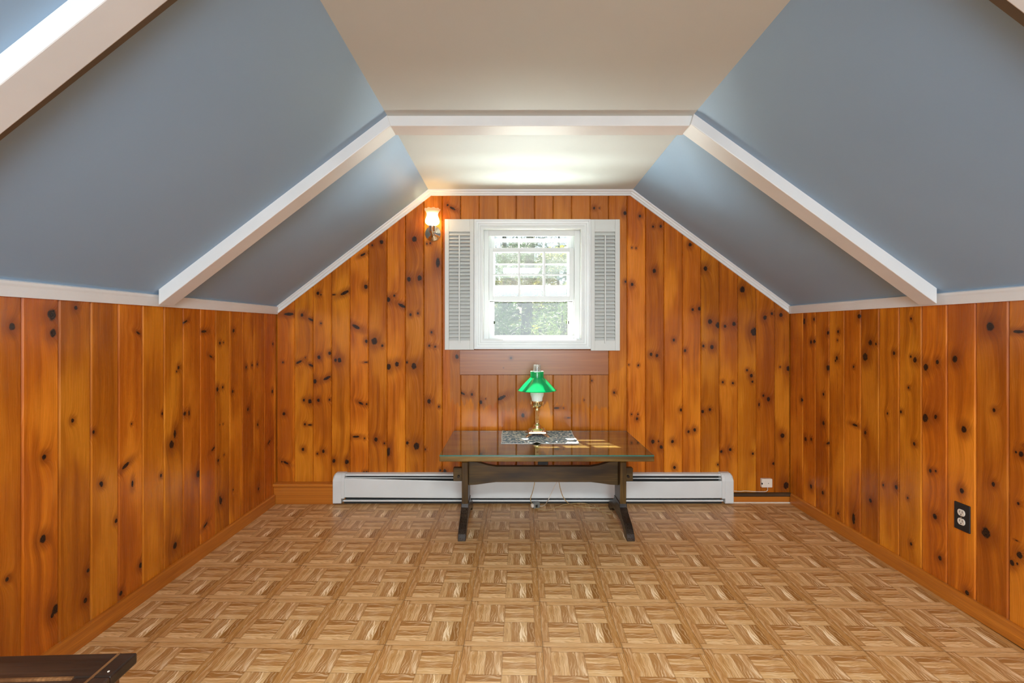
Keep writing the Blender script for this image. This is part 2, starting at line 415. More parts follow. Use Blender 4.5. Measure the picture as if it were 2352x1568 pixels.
addk('b', [(287,290,36,'d'),(362,298,18),(428,360,26),(472,333,8),(600,325,64,'u'),(770,465,28),(1040,407,36,'f'),(1095,407,8),(1312,188,12),(1260,343,8),(1135,485,22,'f'),(1500,283,16),(20,350,26),(97,397,12),(145,910,24),(1640,457,10),(1690,457,10),(1683,492,18),(1615,60,8),(1692,68,12),(1810,675,28),(1857,675,8),(1875,718,24)], .287, 980, 820)
addk('b', [(152,122,12),(218,175,10),(256,173,12),(112,280,6),(133,282,6),(224,396,18),(85,450,10),(113,464,14),(403,265,16),(322,742,12),(416,590,12),(450,585,16),(378,795,12),(480,385,20),(503,650,20),(545,668,24),(578,673,14),(623,662,18),(665,490,26),(722,700,32),(470,772,12),(512,777,18),(208,814,14),(237,820,14),(145,868,8),(567,953,10),(617,958,10),(688,893,10),(710,920,16),(715,950,10),(778,630,18),(812,610,12),(858,617,18),(795,1038,18),(770,1020,10),(748,1065,14,'v'),(358,1092,12),(466,1100,14),(502,1090,12),(395,1200,12),(426,1192,14),(215,1250,14),(245,1248,6),(260,1278,14),(315,1250,14),(558,1300,12),(604,1290,14),(717,1310,10),(865,1220,20),(823,1360,12),(883,1470,28),(325,1380,14),(542,1365,8),(895,885,20),(853,877,6)], .459, 1400, 440)
addk('l', [(72,497,36),(312,425,56),(318,535,40),(455,382,22),(265,1280,28),(435,1060,20),(556,1130,18),(610,1447,22),(790,1080,10),(830,535,28,'d'),(755,1330,56,'u'),(795,1440,30,'v'),(978,1018,14),(967,1390,16),(1072,742,18),(1060,765,10),(1030,1205,40),(1050,1140,40,'v'),(1112,468,32,'u'),(1110,1018,22),(1135,1015,24,'v'),(1190,1380,36),(1225,525,42,'f'),(1265,675,26,'d'),(1280,1230,32,'u'),(1320,595,18),(1342,592,8),(1305,872,22),(1337,860,14),(1397,885,16),(1402,520,20),(1310,1300,16),(1345,1265,8),(1320,1530,28,'v'),(1478,740,16),(1513,728,14),(1545,722,12),(1488,992,18),(1547,1085,16),(1552,1470,16),(1400,1475,8),(1638,600,12),(1635,885,18),(1615,1190,30,'u'),(1320,1085,6),(1340,1080,6)], .3826, 0, 560)
addk('l', [(98,1238,15),(128,1398,18),(120,1413,9),(16,1330,8),(196,1378,10),(205,1308,8),(273,1365,9),(323,1298,10),(402,1252,13),(232,1110,9),(268,1195,8),(507,1150,12),(472,1205,14,'u')], 1, 0, 0)
addk('r', [(110,165,18),(152,157,10),(140,245,12),(155,243,12),(208,210,12),(245,205,10),(242,238,6),(328,145,16),(205,345,18),(240,308,14),(235,318,8),(305,342,8),(370,248,18),(392,253,8),(350,303,26),(462,288,12),(527,302,8),(543,315,18),(528,155,8),(585,343,22),(630,323,14),(698,312,22),(835,185,30),(850,510,12),(583,540,26),(623,535,14),(733,585,22),(188,448,10),(105,470,12),(188,560,14),(119,622,14),(140,622,10),(310,567,24,'f'),(350,597,12),(483,515,10),(436,522,8),(518,422,8),(210,640,18,'d'),(540,640,12),(603,745,12),(623,745,8),(470,808,14),(420,800,8),(370,860,14),(185,830,12),(140,805,14),(305,930,32,'v'),(620,922,18),(725,822,18),(847,797,14),(955,680,18),(935,672,8),(515,850,8),(528,1028,10),(640,1083,16),(818,985,34),(745,1218,16),(920,1102,18),(940,1105,8),(245,910,8),(945,205,34,'f')], .592, 1780, 640)

rk = random.Random(11)          # boards beside the camera, out of the photograph: knots of the same kind
for wl, ymax in (('l', 1.48), ('r', 1.78)):
    y = -.1
    while y < ymax:
        for _ in range(rk.choice((2, 3, 4))): KN[wl].append((y+rk.uniform(.02, .11), rk.uniform(.15, 1.28), rk.choice((.005, .008, .011, .015)), rk.choice(('', '', '', 'f', 'u'))))
        y += .1325
def shape_of(st):
    return {'': (.92, 1.15, 0.), 'f': (1.15, .36, .03), 'd': (1.0, .45, -.45), 'u': (1.0, .42, .45), 'v': (.5, 1.25, .2)}[st]
def give_knots(o, wall, u0, u1, uc, sgn=1, z0=-9, z1=9):
    n = 0
    ks = sorted([k for k in KN[wall] if u0 <= k[0] < u1 and z0 < k[1] < z1], key=lambda k: -k[2])[:NK]
    for n in range(NK):
        if n < len(ks):
            uu, z, r, st = ks[n]; ax, az, sh = shape_of(st)
            uu = min(max(uu, u0+.012), u1-.012)
            o['k%d' % n] = (sgn*(uu-uc), z, r*1.12); o['m%d' % n] = (ax, az, sh*sgn)
        else:
            o['k%d' % n] = (50., 50., .001); o['m%d' % n] = (1., 1., 0.)
    if 'pale' not in o: o['pale'] = (99., -99., 0.)

def board_bm(w0, w1, z0, zt, zb=None, c=.006, gd=.006, th=.018):
    """upright board in local coords: u from w0 to w1, face at y=0 looking to -y, chamfered long edges"""
    bm = BM(); us = [(w0+.0006, th), (w0+.0006, gd), (w0+c, 0), (w1-c, 0), (w1-.0006, gd), (w1-.0006, th)]
    if not callable(zt): zv = zt; zt = lambda u: zv
    loft(bm, [(u, y, z0) for u, y in us], [(u, y, zt(u)) for u, y in us]); return bm

# rough opening of the window
WX0, WX1 = PX(1110, YW), PX(1335, YW); WZ0, WZ1 = PZ(780, YW), PZ(525, YW)
bm = BM()
yb0, yb1 = YW+.016, YW+.13
for x0, x1, z0, z1 in ((XL-.12, WX0, -.1, 2.45), (WX1, XR+.12, -.1, 2.45), (WX0, WX1, -.1, WZ0), (WX0, WX1, WZ1, 2.45)):
    box(bm, x0, x1, yb0, yb1, z0, z1)
wall_back = tag(obj('wall_back', bm, M['pineplain']), 'gable end wall of upright varnished knotty pine boards around the window', 'wall', kind='structure')
bm = box(BM(), XL-.12, XL-.016, YR-.1, YW+.13, -.1, KZL+.05)
wall_left = tag(obj('wall_left', bm, M['pineplain']), 'low left knee wall of upright varnished knotty pine boards', 'wall', kind='structure')
bm = box(BM(), XR+.016, XR+.12, YR-.1, YW+.13, -.1, KZR+.05)
wall_right = tag(obj('wall_right', bm, M['pineplain']), 'low right knee wall of pine boards with the black outlet', 'wall', kind='structure')
bm = BM()
for x0, x1, z0, z1 in ((XL-.12, -.85, -.1, 2.45), (1.15, XR+.12, -.1, 2.45), (-.85, 1.15, -.1, .55), (-.85, 1.15, 2.05, 2.45)):
    box(bm, x0, x1, YR-.1, YR, z0, z1)
tag(obj('wall_rear', bm, M['pineplain']), 'pine wall behind the photographer with a wide opening added for the fill light', 'wall', kind='structure')

# back wall boards
edges = [PX(638, YW)-.006] + [PX(676+42.47*i, YW) for i in range(27)]
edges = [e for e in edges if e < XR-.02]+[XR]
edges[0] = XL
hz0, hz1 = PZ(861, YW), PZ(803, YW)          # the level board under the window
cas_top = PZ(506, YW)
for a, b in zip(edges, edges[1:]):
    uc = (a+b)/2; pc = HX+uc*FP/YW
    zt = lambda u, uc=uc: min(zslope(uc+u, YW)+.012, 2.3)
    if 1050 < pc < 1402:
        o = obj('board', board_bm(a-uc, b-uc, cas_top, zt), M['pine'], wall_back, loc=(uc, YW, 0))
        o['pale'] = (0., -99., .75); give_knots(o, 'b', a, b, uc, z0=1.9)
        o = obj('board', board_bm(a-uc, b-uc, 0, hz0-.0008), M['pine'], wall_back, loc=(uc, YW, 0))
        o['pale'] = (PZ(938+random.uniform(-18, 18), YW), -99., 1.); give_knots(o, 'b', a, b, uc, z1=hz0)
    else:
        o = obj('board', board_bm(a-uc, b-uc, 0, zt), M['pine'], wall_back, loc=(uc, YW, 0))
        if 1010 < pc < 1050: o['pale'] = (PZ(925, YW), PX(1034, YW)-uc, .9)
        if 1400 < pc < 1442: o['pale'] = (PZ(850, YW), -99., .35)
        give_knots(o, 'b', a, b, uc)
hx0, hx1 = PX(1055.8, YW), PX(1397, YW)
bm = BM()
pf = [(YW+.016, hz0+.0005), (YW+.003, hz0+.0005), (YW, hz0+.003), (YW, hz1-.003), (YW+.003, hz1), (YW+.016, hz1)]
loft(bm, [(-.26, y-YW, z-hz0) for y, z in pf], [(hx1-hx0-.26, y-YW, z-hz0) for y, z in pf])
t = NT('pale_pine_level_board'); u, y_, z = t.sep(t.obco())
bn = t.noise(t.comb(t.math('MULTIPLY', u, .9), t.math('MULTIPLY', z, 55)), 1, 3); fb = t.noise(t.comb(t.math('MULTIPLY', u, 6), t.math('MULTIPLY', z, 300)), 1, 2)
col = t.ramp(bn, (.25, (.29, .085, .016)), (.72, (.42, .14, .030))); col = t.mix(t.maprange(fb, .35, .6, .25, 0), col, (.18, .055, .016))
for kx, kz, kr in ((PX(1173.5, YW)-hx0-.26, PZ(822, YW)-hz0, .010), (.05, .05, .003)):
    d = t.math('SQRT', t.math('ADD', t.math('POWER', t.math('SUBTRACT', u, kx), 2.), t.math('POWER', t.math('SUBTRACT', z, kz), 2.)))
    col = t.mix(t.maprange(d, kr*.8, kr*3, .6, 0), col, (.16, .05, .016)); col = t.mix(t.maprange(d, kr*.6, kr*1.1, .9, 0), col, (.05, .022, .012))
t.set(col=col, rough=.32, coat=.1, coatr=.2); t.bump(fb, .1, .0008)
o = obj('level_board', bm, t.m, wall_back, loc=(hx0+.26, YW, hz0))
o['label'] = 'paler level board under the window'

# side wall boards
def side(wall, parent, X, first, pitch, rz, sgn, kz, ylow):
    n = 0; e = [YW]
    y = first
    while y > ylow: e.append(y); y -= pitch
    for b, a in zip(e, e[1:]):
        uc = (a+b)/2
        # local u runs along +Y for the left wall (rz=90deg) and along -Y for the right wall (rz=-90deg)
        o = obj('board', board_bm(-(b-a)/2, (b-a)/2, 0, kz-.012), M['pine'], parent, loc=(X, uc, 0), rz=rz)
        give_knots(o, wall, a, b, uc, sgn)
side('l', wall_left, XL, 1.618+.1323*13, .1323, PI/2, 1, KZL, -.1)
side('r', wall_right, XR, 3.221, .1332, -PI/2, -1, KZR, -.1)

# ------------------------------------------------------------------ slopes and ceiling
def slab(name, f0, f1, m, label, nrm):
    bm = BM(); secs = []
    for Y in (YR-.1, YB, YW+.13):
        Yc = min(Y, YW)
        a, b = f0(Yc), f1(Yc); n = Vector(nrm)*.06
        secs.append([Vector((a[0], Y, a[1])), Vector((b[0], Y, b[1])), Vector((b[0], Y, b[1]))+n, Vector((a[0], Y, a[1]))+n])
    loft(bm, *secs); return tag(obj(name, bm, m), label, 'ceiling', kind='structure')
slab('ceiling', lambda Y: (CXL, zc(Y)), lambda Y: (CXR, zc(Y)), M['ceil'], 'flat off-white painted ceiling strip along the middle of the attic', (0, 0, 1))
slab('ceiling_slope_left', lambda Y: (XL-.03, zslope(XL-.03, Y)), lambda Y: (CXL, zc(Y)), M['blue'], 'sloping blue-grey painted ceiling above the left knee wall', (-.6, 0, .8))
slab('ceiling_slope_right', lambda Y: (XR+.03, zslope(XR+.03, Y)), lambda Y: (CXR, zc(Y)), M['blue'], 'sloping blue-grey painted ceiling above the right knee wall', (.6, 0, .8))

# ------------------------------------------------------------------ beams
def beam(name, label, L, R_, Cn, v=.058, cd=.047, strip=None):
    """L, R_: near/far Y at knee and at ceiling end of each rafter; Cn: near/far Y of the collar"""
    root = empty(name, (CXL, Cn[0], ZCF)); tag(root, label, 'beam', kind='structure')
    off = Vector(root.location)
    def raf(Xk, Xc, ys, nm, sg):
        (n0, f0), (n1, f1) = ys
        A = [Vector((Xk, n0, zslope(Xk, n0)+.005)), Vector((Xk, f0, zslope(Xk, f0)+.005)), Vector((Xk, f0, zslope(Xk, f0)-v-.012)), Vector((Xk, n0, zslope(Xk, n0)-v-.012))]
        xe = Xc+sg*.016
        B = [Vector((Xc, n1, zc(n1)+.005)), Vector((Xc, f1, zc(f1)+.005)), Vector((xe, f1, zc(f1)-cd)), Vector((xe, n1, zc(n1)-cd))]
        bm = loft(BM(), [p-off for p in A], [p-off for p in B]); obj(nm, bm, M['trim'], root, bevel=.003)
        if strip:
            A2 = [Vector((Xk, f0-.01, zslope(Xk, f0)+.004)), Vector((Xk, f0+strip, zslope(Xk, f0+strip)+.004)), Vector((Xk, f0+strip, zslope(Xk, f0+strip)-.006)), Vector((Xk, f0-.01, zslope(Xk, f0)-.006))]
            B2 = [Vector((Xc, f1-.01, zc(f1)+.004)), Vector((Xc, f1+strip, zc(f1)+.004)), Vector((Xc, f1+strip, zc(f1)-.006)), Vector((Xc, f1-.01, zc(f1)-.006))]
            obj('shadow_strip', loft(BM(), [p-off for p in A2], [p-off for p in B2]), M['strip'], root)  # shadow line on the slope behind the beam, built as a dark strip
    raf(XL+.035, CXL, L, 'rafter', 1); raf(XR-.035, CXR, R_, 'rafter', -1)
    a, b = Cn
    A = [(CXL-.004, a, zc(a)+.005), (CXL-.004, b, zc(b)+.005), (CXL+.010, b, zc(b)-cd), (CXL+.010, a, zc(a)-cd)]
    B = [(CXR+.004, a, zc(a)+.005), (CXR+.004, b, zc(b)+.005), (CXR-.010, b, zc(b)-cd), (CXR-.010, a, zc(a)-cd)]
    obj('collar', loft(BM(), [Vector(p)-off for p in A], [Vector(p)-off for p in B]), M['trim'], root, bevel=.003)
beam('ceiling_beam', 'white boxed beam crossing both slopes and ceiling in front of the window bay', ((2.195, 2.292), (2.240, 2.345)), ((2.165, 2.262), (2.225, 2.335)), (2.246, 2.350))
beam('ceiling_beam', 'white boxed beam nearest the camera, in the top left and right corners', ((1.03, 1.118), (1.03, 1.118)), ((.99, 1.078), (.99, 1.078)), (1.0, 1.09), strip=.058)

# ------------------------------------------------------------------ trims and baseboards
def cove(pts): return pts
# knee wall crown: profile (out from wall, z from slope corner)
prof = [(0, -.047), (.008, -.047), (.010, -.040), (.013, -.028), (.017, -.013), (.020, -.005), (.022, .004), (0, .014)]
bm = loft(BM(), [(XL+a, YR, KZL+b) for a, b in prof], [(XL+a, YW, KZL+b) for a, b in prof])
tag(obj('trim_1', bm, M['trim'], bevel=0), 'white cove moulding along the top of the left knee wall', 'trim', kind='structure')
bm = loft(BM(), [(XR-a, YR, KZR+b) for a, b in prof], [(XR-a, YW, KZR+b) for a, b in prof])
tag(obj('trim_2', bm, M['trim']), 'white cove moulding along the top of the right knee wall', 'trim', kind='structure')
def gable_trim(name, A, B, da, db, label):
    """moulding on the back wall from corner A to corner B (X, z); da/db: vector from the outer line to the inner line at each end"""
    pr = [(0, 0), (.026, 0), (.024, .25), (.017, .40), (.015, .62), (.010, .70), (.009, 1.0), (0, 1.0)]
    f = lambda Q, d: [(Q[0]+d[0]*k, YW-y, Q[1]+d[1]*k) for y, k in pr]
    tag(obj(name, loft(BM(), f(A, da), f(B, db)), M['trim']), label, 'trim', kind='structure')
kl, cl_, cr_, kr_ = (XL, KZL+.012), (CXL, ZCB+.004), (CXR, ZCB+.004), (XR, KZR+.012)
dkl, dcl, dcr, dkr = (.014, -.050), (.016, -.040), (-.016, -.040), (-.014, -.050)
gable_trim('trim_3', kl, cl_, dkl, dcl, 'white moulding on the back wall under the left slope')
gable_trim('trim_4', cl_, cr_, dcl, dcr, 'white moulding on the back wall under the flat ceiling')
gable_trim('trim_5', cr_, kr_, dcr, dkr, 'white moulding on the back wall under the right slope')

def pine_bar(name, bm, parent=None, loc=(0, 0, 0)): return obj(name, bm, M['pinetrim'], parent, bevel=.002, loc=loc)
bprof = lambda s, X: [(X, 0), (X+s*.015, 0), (X+s*.015, .064), (X+s*.011, .072), (X, .072)]
t = NT('baseboard_pine'); u, yv, z = t.sep(t.obco())
bn = t.noise(t.comb(t.math('MULTIPLY', yv, 1.2), t.math('MULTIPLY', z, 45)), 1, 3); fb = t.noise(t.comb(t.math('MULTIPLY', yv, 7), t.math('MULTIPLY', z, 300)), 1, 2)
kn = t.voro(t.comb(t.math('MULTIPLY', yv, 1.9), t.math('MULTIPLY', z, 5.0)), 1)
col = t.ramp(bn, (.25, (.42, .115, .010)), (.72, (.62, .205, .020))); col = t.mix(t.maprange(fb, .35, .6, .25, 0), col, (.16, .04, .006))
col = t.mix(t.maprange(kn, .05, .13, .85, 0), col, (.05, .014, .005))
t.set(col=col, rough=.3, coat=.15, coatr=.15); M['baseb'] = t.m
bm = loft(BM(), [(a, YR, z) for a, z in bprof(1, XL)], [(a, YW-.05, z) for a, z in bprof(1, XL)])
tag(obj('baseboard_left', bm, M['baseb']), 'low pine baseboard along the left knee wall', 'baseboard', kind='structure')
bm = loft(BM(), [(a, YR, z) for a, z in bprof(-1, XR)], [(a, YW-.03, z) for a, z in bprof(-1, XR)])
tag(obj('baseboard_right', bm, M['baseb']), 'low pine baseboard along the right knee wall', 'baseboard', kind='structure')
# left of the heater: boxed base with a ledge; right of it: dark rail over a low board
r_ = empty('baseboard_back', (XL, YW, 0)); tag(r_, 'tall boxed pine baseboard with a ledge, left of the white heater', 'baseboard', kind='structure')
xe = -1.243-XL
obj('face_board', box(BM(), .0, xe, -.044, -.001, 0, .125), M['baseb'], r_, bevel=.002)
obj('ledge', box(BM(), .0, xe, -.060, -.001, .126, .146), M['baseb'], r_, bevel=.003)
r_ = empty('baseboard_back', (1.545, YW, 0)); tag(r_, 'short dark rail over a low board, right of the white heater', 'baseboard', kind='structure')
xe = XR-1.545
obj('low_board', box(BM(), 0, xe, -.012, -.001, 0, .045), M['baseb'], r_, bevel=.002)
pr = [(-.001, .045), (-.020, .045), (-.026, .053), (-.024, .064), (-.014, .070), (-.001, .070)]
obj('rail', loft(BM(), [(0, y, z) for y, z in pr], [(xe-.002, y, z) for y, z in pr]), M['railwood'], r_, bevel=.001)
obj('caulk', box(BM(), 0, xe-.01, -.020, -.012, 0, .006), M['ivory'], r_)

# ------------------------------------------------------------------ window
def window():
    root = empty('window_1', ((WX0+WX1)/2, YW, WZ0)); off = Vector(root.location)
    tag(root, 'white double-hung window with its lower sash pushed up, trees outside', 'window', kind='structure')
    def bx(name, m, *boxes, parent=root, bevel=.0015):
        bm = BM()
        for x0, x1, y0, y1, z0, z1 in boxes: box(bm, x0-off.x, x1-off.x, y0-off.y, y1-off.y, z0-off.z, z1-off.z)
        return obj(name, bm, m, parent, bevel=bevel)
    def quad(name, m, x0, x1, y, z0, z1, parent):
        bm = BM(); bm.faces.new([bm.verts.new(Vector(p)-off) for p in ((x0, y, z0), (x1, y, z0), (x1, y, z1), (x0, y, z1))]); return obj(name, bm, m, parent)
    W = M['winwhite']
    # casing: mitred picture frame with a stepped profile
    ox0, ox1 = PX(1089.5, YW-.02), PX(1356.5, YW-.02); oz0, oz1 = PZ(801, YW-.02), PZ(504, YW-.02)
    ix0, ix1 = PX(1110, YW-.012), PX(1335, YW-.012); iz0, iz1 = PZ(779.5, YW-.012), PZ(525, YW-.012)
    pr = [(0, -.001), (0, .030), (.18, .030), (.20, .022), (.42, .020), (.45, .015), (.66, .014), (.69, .009), (.93, .009), (1.0, .005), (1.0, -.001)]
    def ring(k):
        return [((ox0+(ix0-ox0)*k), (oz1+(iz1-oz1)*k)), ((ox1+(ix1-ox1)*k), (oz1+(iz1-oz1)*k)), ((ox1+(ix1-ox1)*k), (oz0+(iz0-oz0)*k)), ((ox0+(ix0-ox0)*k), (oz0+(iz0-oz0)*k))]
    names = ('casing', 'casing', 'casing', 'casing')
    for i in range(4):
        j = (i+1) % 4
        A = [Vector((ring(k)[i][0], YW-d, ring(k)[i][1]))-off for k, d in pr]; B = [Vector((ring(k)[j][0], YW-d, ring(k)[j][1]))-off for k, d in pr]
        obj('casing', loft(BM(), A, B), W, root)
    # jamb liner, stops
    y0, y1 = YW-.004, YW+.16
    j0, j1 = ix0+.001, ix1-.001
    t0 = .012
    bx('jamb', W, (j0-.012, j0, y0, y1, iz0, iz1)); bx('jamb', W, (j1, j1+.012, y0, y1, iz0, iz1))
    bx('jamb', W, (j0-.012, j1+.012, y0, y1, iz1-.001, iz1+.012)); bx('window_sill', W, (j0-.012, j1+.012, y0, y1+.04, iz0-.02, iz0+.004))
    # inner stops that hold the sashes: their inner edges read at 1122 / 1320 / 542
    ys = YW+.045
    s0, s1, st = PX(1122.5, ys), PX(1319.5, ys), PZ(542, ys)
    bx('stop', W, (j0, s0, ys, ys+.015, iz0, iz1)); bx('stop', W, (s1, j1, ys, ys+.015, iz0, iz1)); bx('stop', W, (s0, s1, ys, ys+.015, st, iz1))
    # second step of the frame: side channels in which the sashes run
    yc = YW+.10
    c0, c1 = PX(1135, yc), PX(1305.5, yc); cb = PZ(770, yc)
    bx('channel', W, (j0, c0, yc, y1, iz0, iz1)); bx('channel', W, (c1, j1, yc, y1, iz0, iz1))
    bx('sill_step', W, (j0, j1, yc-.02, y1, iz0, cb))
    for x in (c0, c1): bx('latch', M['slot'], (x-.003, x+.003, yc-.004, yc, PZ(744, yc), PZ(737, yc)), bevel=0)
    # upper (outer) sash
    yu = YW+.098
    def sash(name, yy, th, fx0, fx1, fz0, fz1, gx0, gx1, gz0, gz1, vb, hb, glassm, vis_lab):
        s = bx(name, W, (fx0, gx0, yy, yy+th, fz0, fz1), (gx1, fx1, yy, yy+th, fz0, fz1), (gx0, gx1, yy, yy+th, gz1, fz1), (gx0, gx1, yy, yy+th, fz0, gz0))
        s['label'] = vis_lab
        for x0, x1 in vb: bx('muntin', W, (x0, x1, yy+.006, yy+th-.006, gz0, gz1), parent=s, bevel=.001)
        for z0, z1 in hb: bx('muntin', W, (gx0, gx1, yy+.008, yy+th-.008, z0, z1), parent=s, bevel=.001)
        xs = [gx0]+[(a+b)/2 for a, b in vb]+[gx1]; zs = [gz0]+[(a+b)/2 for a, b in hb]+[gz1]
        for a, b in zip(xs, xs[1:]):
            for c, d in zip(zs, zs[1:]):
                quad('pane', glassm, a, b, yy+th*.5, c, d, s)
        return s
    yl = YW+.060
    f = lambda x: PX(x, yl); g = lambda y: PZ(y, yl)
    sl = sash('lower_sash', yl, .034, f(1123), f(1318.5), g(691.5), g(569), f(1133), f(1307.5), g(680), g(578.5), [(f(1190.2), f(1195)), (f(1248.2), f(1253))], [(g(631.6), g(628.8))], M['pane'], 'inner sash pushed up')
    f2 = lambda x: PX(x, yu); g2 = lambda y: PZ(y, yu)
    sash('upper_sash', yu, .034, f2(1128), f2(1313.5), g2(662), g2(547), f2(1137), f2(1303.5), g2(655), g2(554), [(f2(1190), f2(1194)), (f2(1247), f2(1251))], [(g2(607), g2(604.5))], M['pane'], 'outer sash behind the raised one')
    # sash lift / lock, storm pane, worn weather strip
    bx('sash_lock', W, (f2(1205), f2(1240), yu-.012, yu, g2(659), g2(655)))
    bx('weather_strip', M['slot'], (f(1125), f(1315), yl+.006, yl+.028, g(692.6), g(691.4)), bevel=0)
    quad('storm_pane', M['storm'], c0, c1, y1-.010, cb, iz1, root)
    # outside: trim and an added, unseen sun-blocking overhang over the gable
    bx('outside_casing', M['outer'], (WX0-.10, WX0, YW+.13, YW+.155, WZ0-.1, WZ1+.1), (WX1, WX1+.10, YW+.13, YW+.155, WZ0-.1, WZ1+.1), (WX0-.1, WX1+.1, YW+.13, YW+.155, WZ1, WZ1+.1))
    bx('sun_blocker', M['outer'], (XL, XR, YW+.13, YW+.47, 2.56, 2.62), bevel=0)
window()

# ------------------------------------------------------------------ louvred shutters
def shutter(px0, px1, py0, py1, lx0, lx1, label):
    yb, yf = YW-.001, YW-.026; ym = YW-.014
    X0, X1 = PX(px0, yf), PX(px1, yf); Z1, Z0 = PZ(py0, yf), PZ(py1, yf)
    L0, L1 = PX(lx0, yf), PX(lx1, yf); T, B = PZ(532, yf), PZ(782, yf)
    root = empty('shutter', ((X0+X1)/2, YW, Z0)); tag(root, label, 'shutter', 'white louvred window shutters'); off = Vector(root.location)
    def bx(n, *b, bevel=.0015, parent=root):
        bm = BM()
        for x0, x1, y0, y1, z0, z1 in b: box(bm, x0-off.x, x1-off.x, y0-off.y, y1-off.y, z0-off.z, z1-off.z)
        return obj(n, bm, M['shutter'], parent, bevel=bevel)
    bx('stile', (X0, L0, yf, yb, Z0, Z1)); bx('stile', (L1, X1, yf, yb, Z0, Z1))
    bx('rail', (L0, L1, yf+.001, yb, T, Z1)); bx('rail', (L0, L1, yf+.001, yb, Z0, B))
    n = 30; p = (T-B)/n; src = None
    for i in range(n):
        z = B+p*(i+.5)
        if src is None:
            bm = BM(); hw = p*.66; a = math.radians(50)
            c, s = math.cos(a)*hw, math.sin(a)*hw; th = .0022
            # slat leaning: lower edge to the room
            pr = [(-c-th, -s), (-c+th, -s-.001), (c+th, s), (c-th, s+.001)]
            loft(bm, [(-(L1-L0)/2+.001, y, zz) for y, zz in pr], [((L1-L0)/2-.001, y, zz) for y, zz in pr])
            src = obj('louver', bm, M['shutter'], root); o = src
        else:
            o = bpy.data.objects.new('louver', src.data); link(o, root)
        o.location = ((L0+L1)/2-off.x, ym-off.y, z-off.z)
        o.rotation_euler.x = math.radians(random.uniform(-3, 3))
    xm = (L0+L1)/2
    bx('tilt_rod', (xm-.0045, xm+.0045, yf-.010, yf-.001, PZ(788, yf), PZ(540, yf)), bevel=.001)
shutter(1021.6, 1088.6, 503, 803, 1031.2, 1079.2, 'white louvred shutter left of the window, beside the lit wall lamp')
shutter(1357.2, 1424, 503.5, 805, 1366.2, 1413.2, 'white louvred shutter on the right side of the window')

# ------------------------------------------------------------------ wall lamp
def sconce():
    Y = YW-.085; cx, cz = PX(994.7, YW), PZ(536.2, YW)
    root = empty('wall_lamp', (cx, YW, cz)); tag(root, 'lit wall lamp with ruffled frosted glass shade, left of the window', 'lamp')
    # back plate: lathe about Y
    bm = BM(); prof = [(0.0, .022), (.020, .022), (.026, .016), (.040, .014), (.044, .009), (.052, .008), (.0565, .004), (.0565, .0005)]
    lathe(bm, prof, 40); bmesh.ops.rotate(bm, verts=bm.verts, matrix=Matrix.Rotation(PI/2, 3, 'X'))
    obj('back_plate', bm, M['chrome'], root, smooth=True)
    sx = PX(993, Y)-cx; k = Y/FP
    zz = lambda y: PZ(y, Y)-cz
    bm = tube(BM(), smoothpath([(0, -.015, -.004), (0, -.045, -.016), (sx*.6, -.075, -.012), (sx, -.085, .004)]), .0075, 12); obj('arm', bm, M['chrome'], root, smooth=True)
    bm = lathe(BM(), [(0, zz(541)), (.010, zz(541)), (.013, zz(537)), (.019, zz(533.5)), (.0235, zz(531)), (.024, zz(522)), (.0255, zz(521)), (.0255, zz(517.6)), (.020, zz(517.6))], 32, sx, -.085); obj('socket_cup', bm, M['chrome'], root, smooth=True)
    bm = tube(BM(), [Vector((sx+.012, -.10, zz(536))), Vector((sx+.034, -.112, zz(535)))], .003, 10); kx = obj('switch_key', bm, M['chrome'], root, smooth=True)
    # ruffled shade
    bm = BM(); n = 64
    pf = [(.021, 517.5), (.034, 516), (.0465, 512.5), (.0495, 508.5), (.046, 503), (.040, 497.5), (.0375, 494), (.039, 490), (.045, 486), (.052, 483), (.0545, 480.6)]
    rings = []
    for i, (r, y) in enumerate(pf):
        wv = max(0, (i-7)/3)
        rings.append([bm.verts.new((sx+(r*(1+.03*wv*math.cos(10*2*PI*j/n)))*math.cos(2*PI*j/n), -.085+(r*(1+.03*wv*math.cos(10*2*PI*j/n)))*math.sin(2*PI*j/n), zz(y)+wv*.0022*math.cos(10*2*PI*j/n))) for j in range(n)])
    for a, b in zip(rings, rings[1:]):
        for j in range(n): bm.faces.new((a[j], a[(j+1)%n], b[(j+1)%n], b[j]))
    t = NT('frosted_shade_glass'); nt = t.t
    tr = t.n('ShaderNodeBsdfTransparent'); tr.inputs[0].default_value = (1, .92, .78, 1)
    tl = t.n('ShaderNodeBsdfTranslucent'); tl.inputs[0].default_value = (.95, .90, .80, 1)
    df = t.n('ShaderNodeBsdfDiffuse'); df.inputs[0].default_value = (.9, .86, .80, 1)
    m1 = t.n('ShaderNodeMixShader'); m1.inputs[0].default_value = .3; nt.links.new(tl.outputs[0], m1.inputs[1]); nt.links.new(df.outputs[0], m1.inputs[2])
    m2 = t.n('ShaderNodeMixShader'); zc_ = t.sep(t.obco())[2]
    t.put(m2.inputs[0], t.maprange(zc_, zz(496), zz(482), .93, .45)); nt.links.new(tr.outputs[0], m2.inputs[1]); nt.links.new(m1.outputs[0], m2.inputs[2]); nt.links.new(m2.outputs[0], t.out.inputs[0])
    sh = obj('shade', bm, t.m, root, smooth=True); sh['label'] = 'ruffled frosted glass shade'
    bm = lathe(BM(), [(.009, zz(518)), (.011, zz(515)), (.011, zz(512.5)), (.0005, zz(512))], 24, sx, -.085); obj('bulb_base', bm, M['brass'], root, smooth=True)
    d = bpy.data.lights.new('wall_lamp_light', 'POINT'); d.energy = .9; d.color = (1, .66, .32); d.shadow_soft_size = .018
    lo = bpy.data.objects.new('wall_lamp_light', d); link(lo); lo.location = (cx+sx, YW-.085, PZ(506, Y))
sconce()

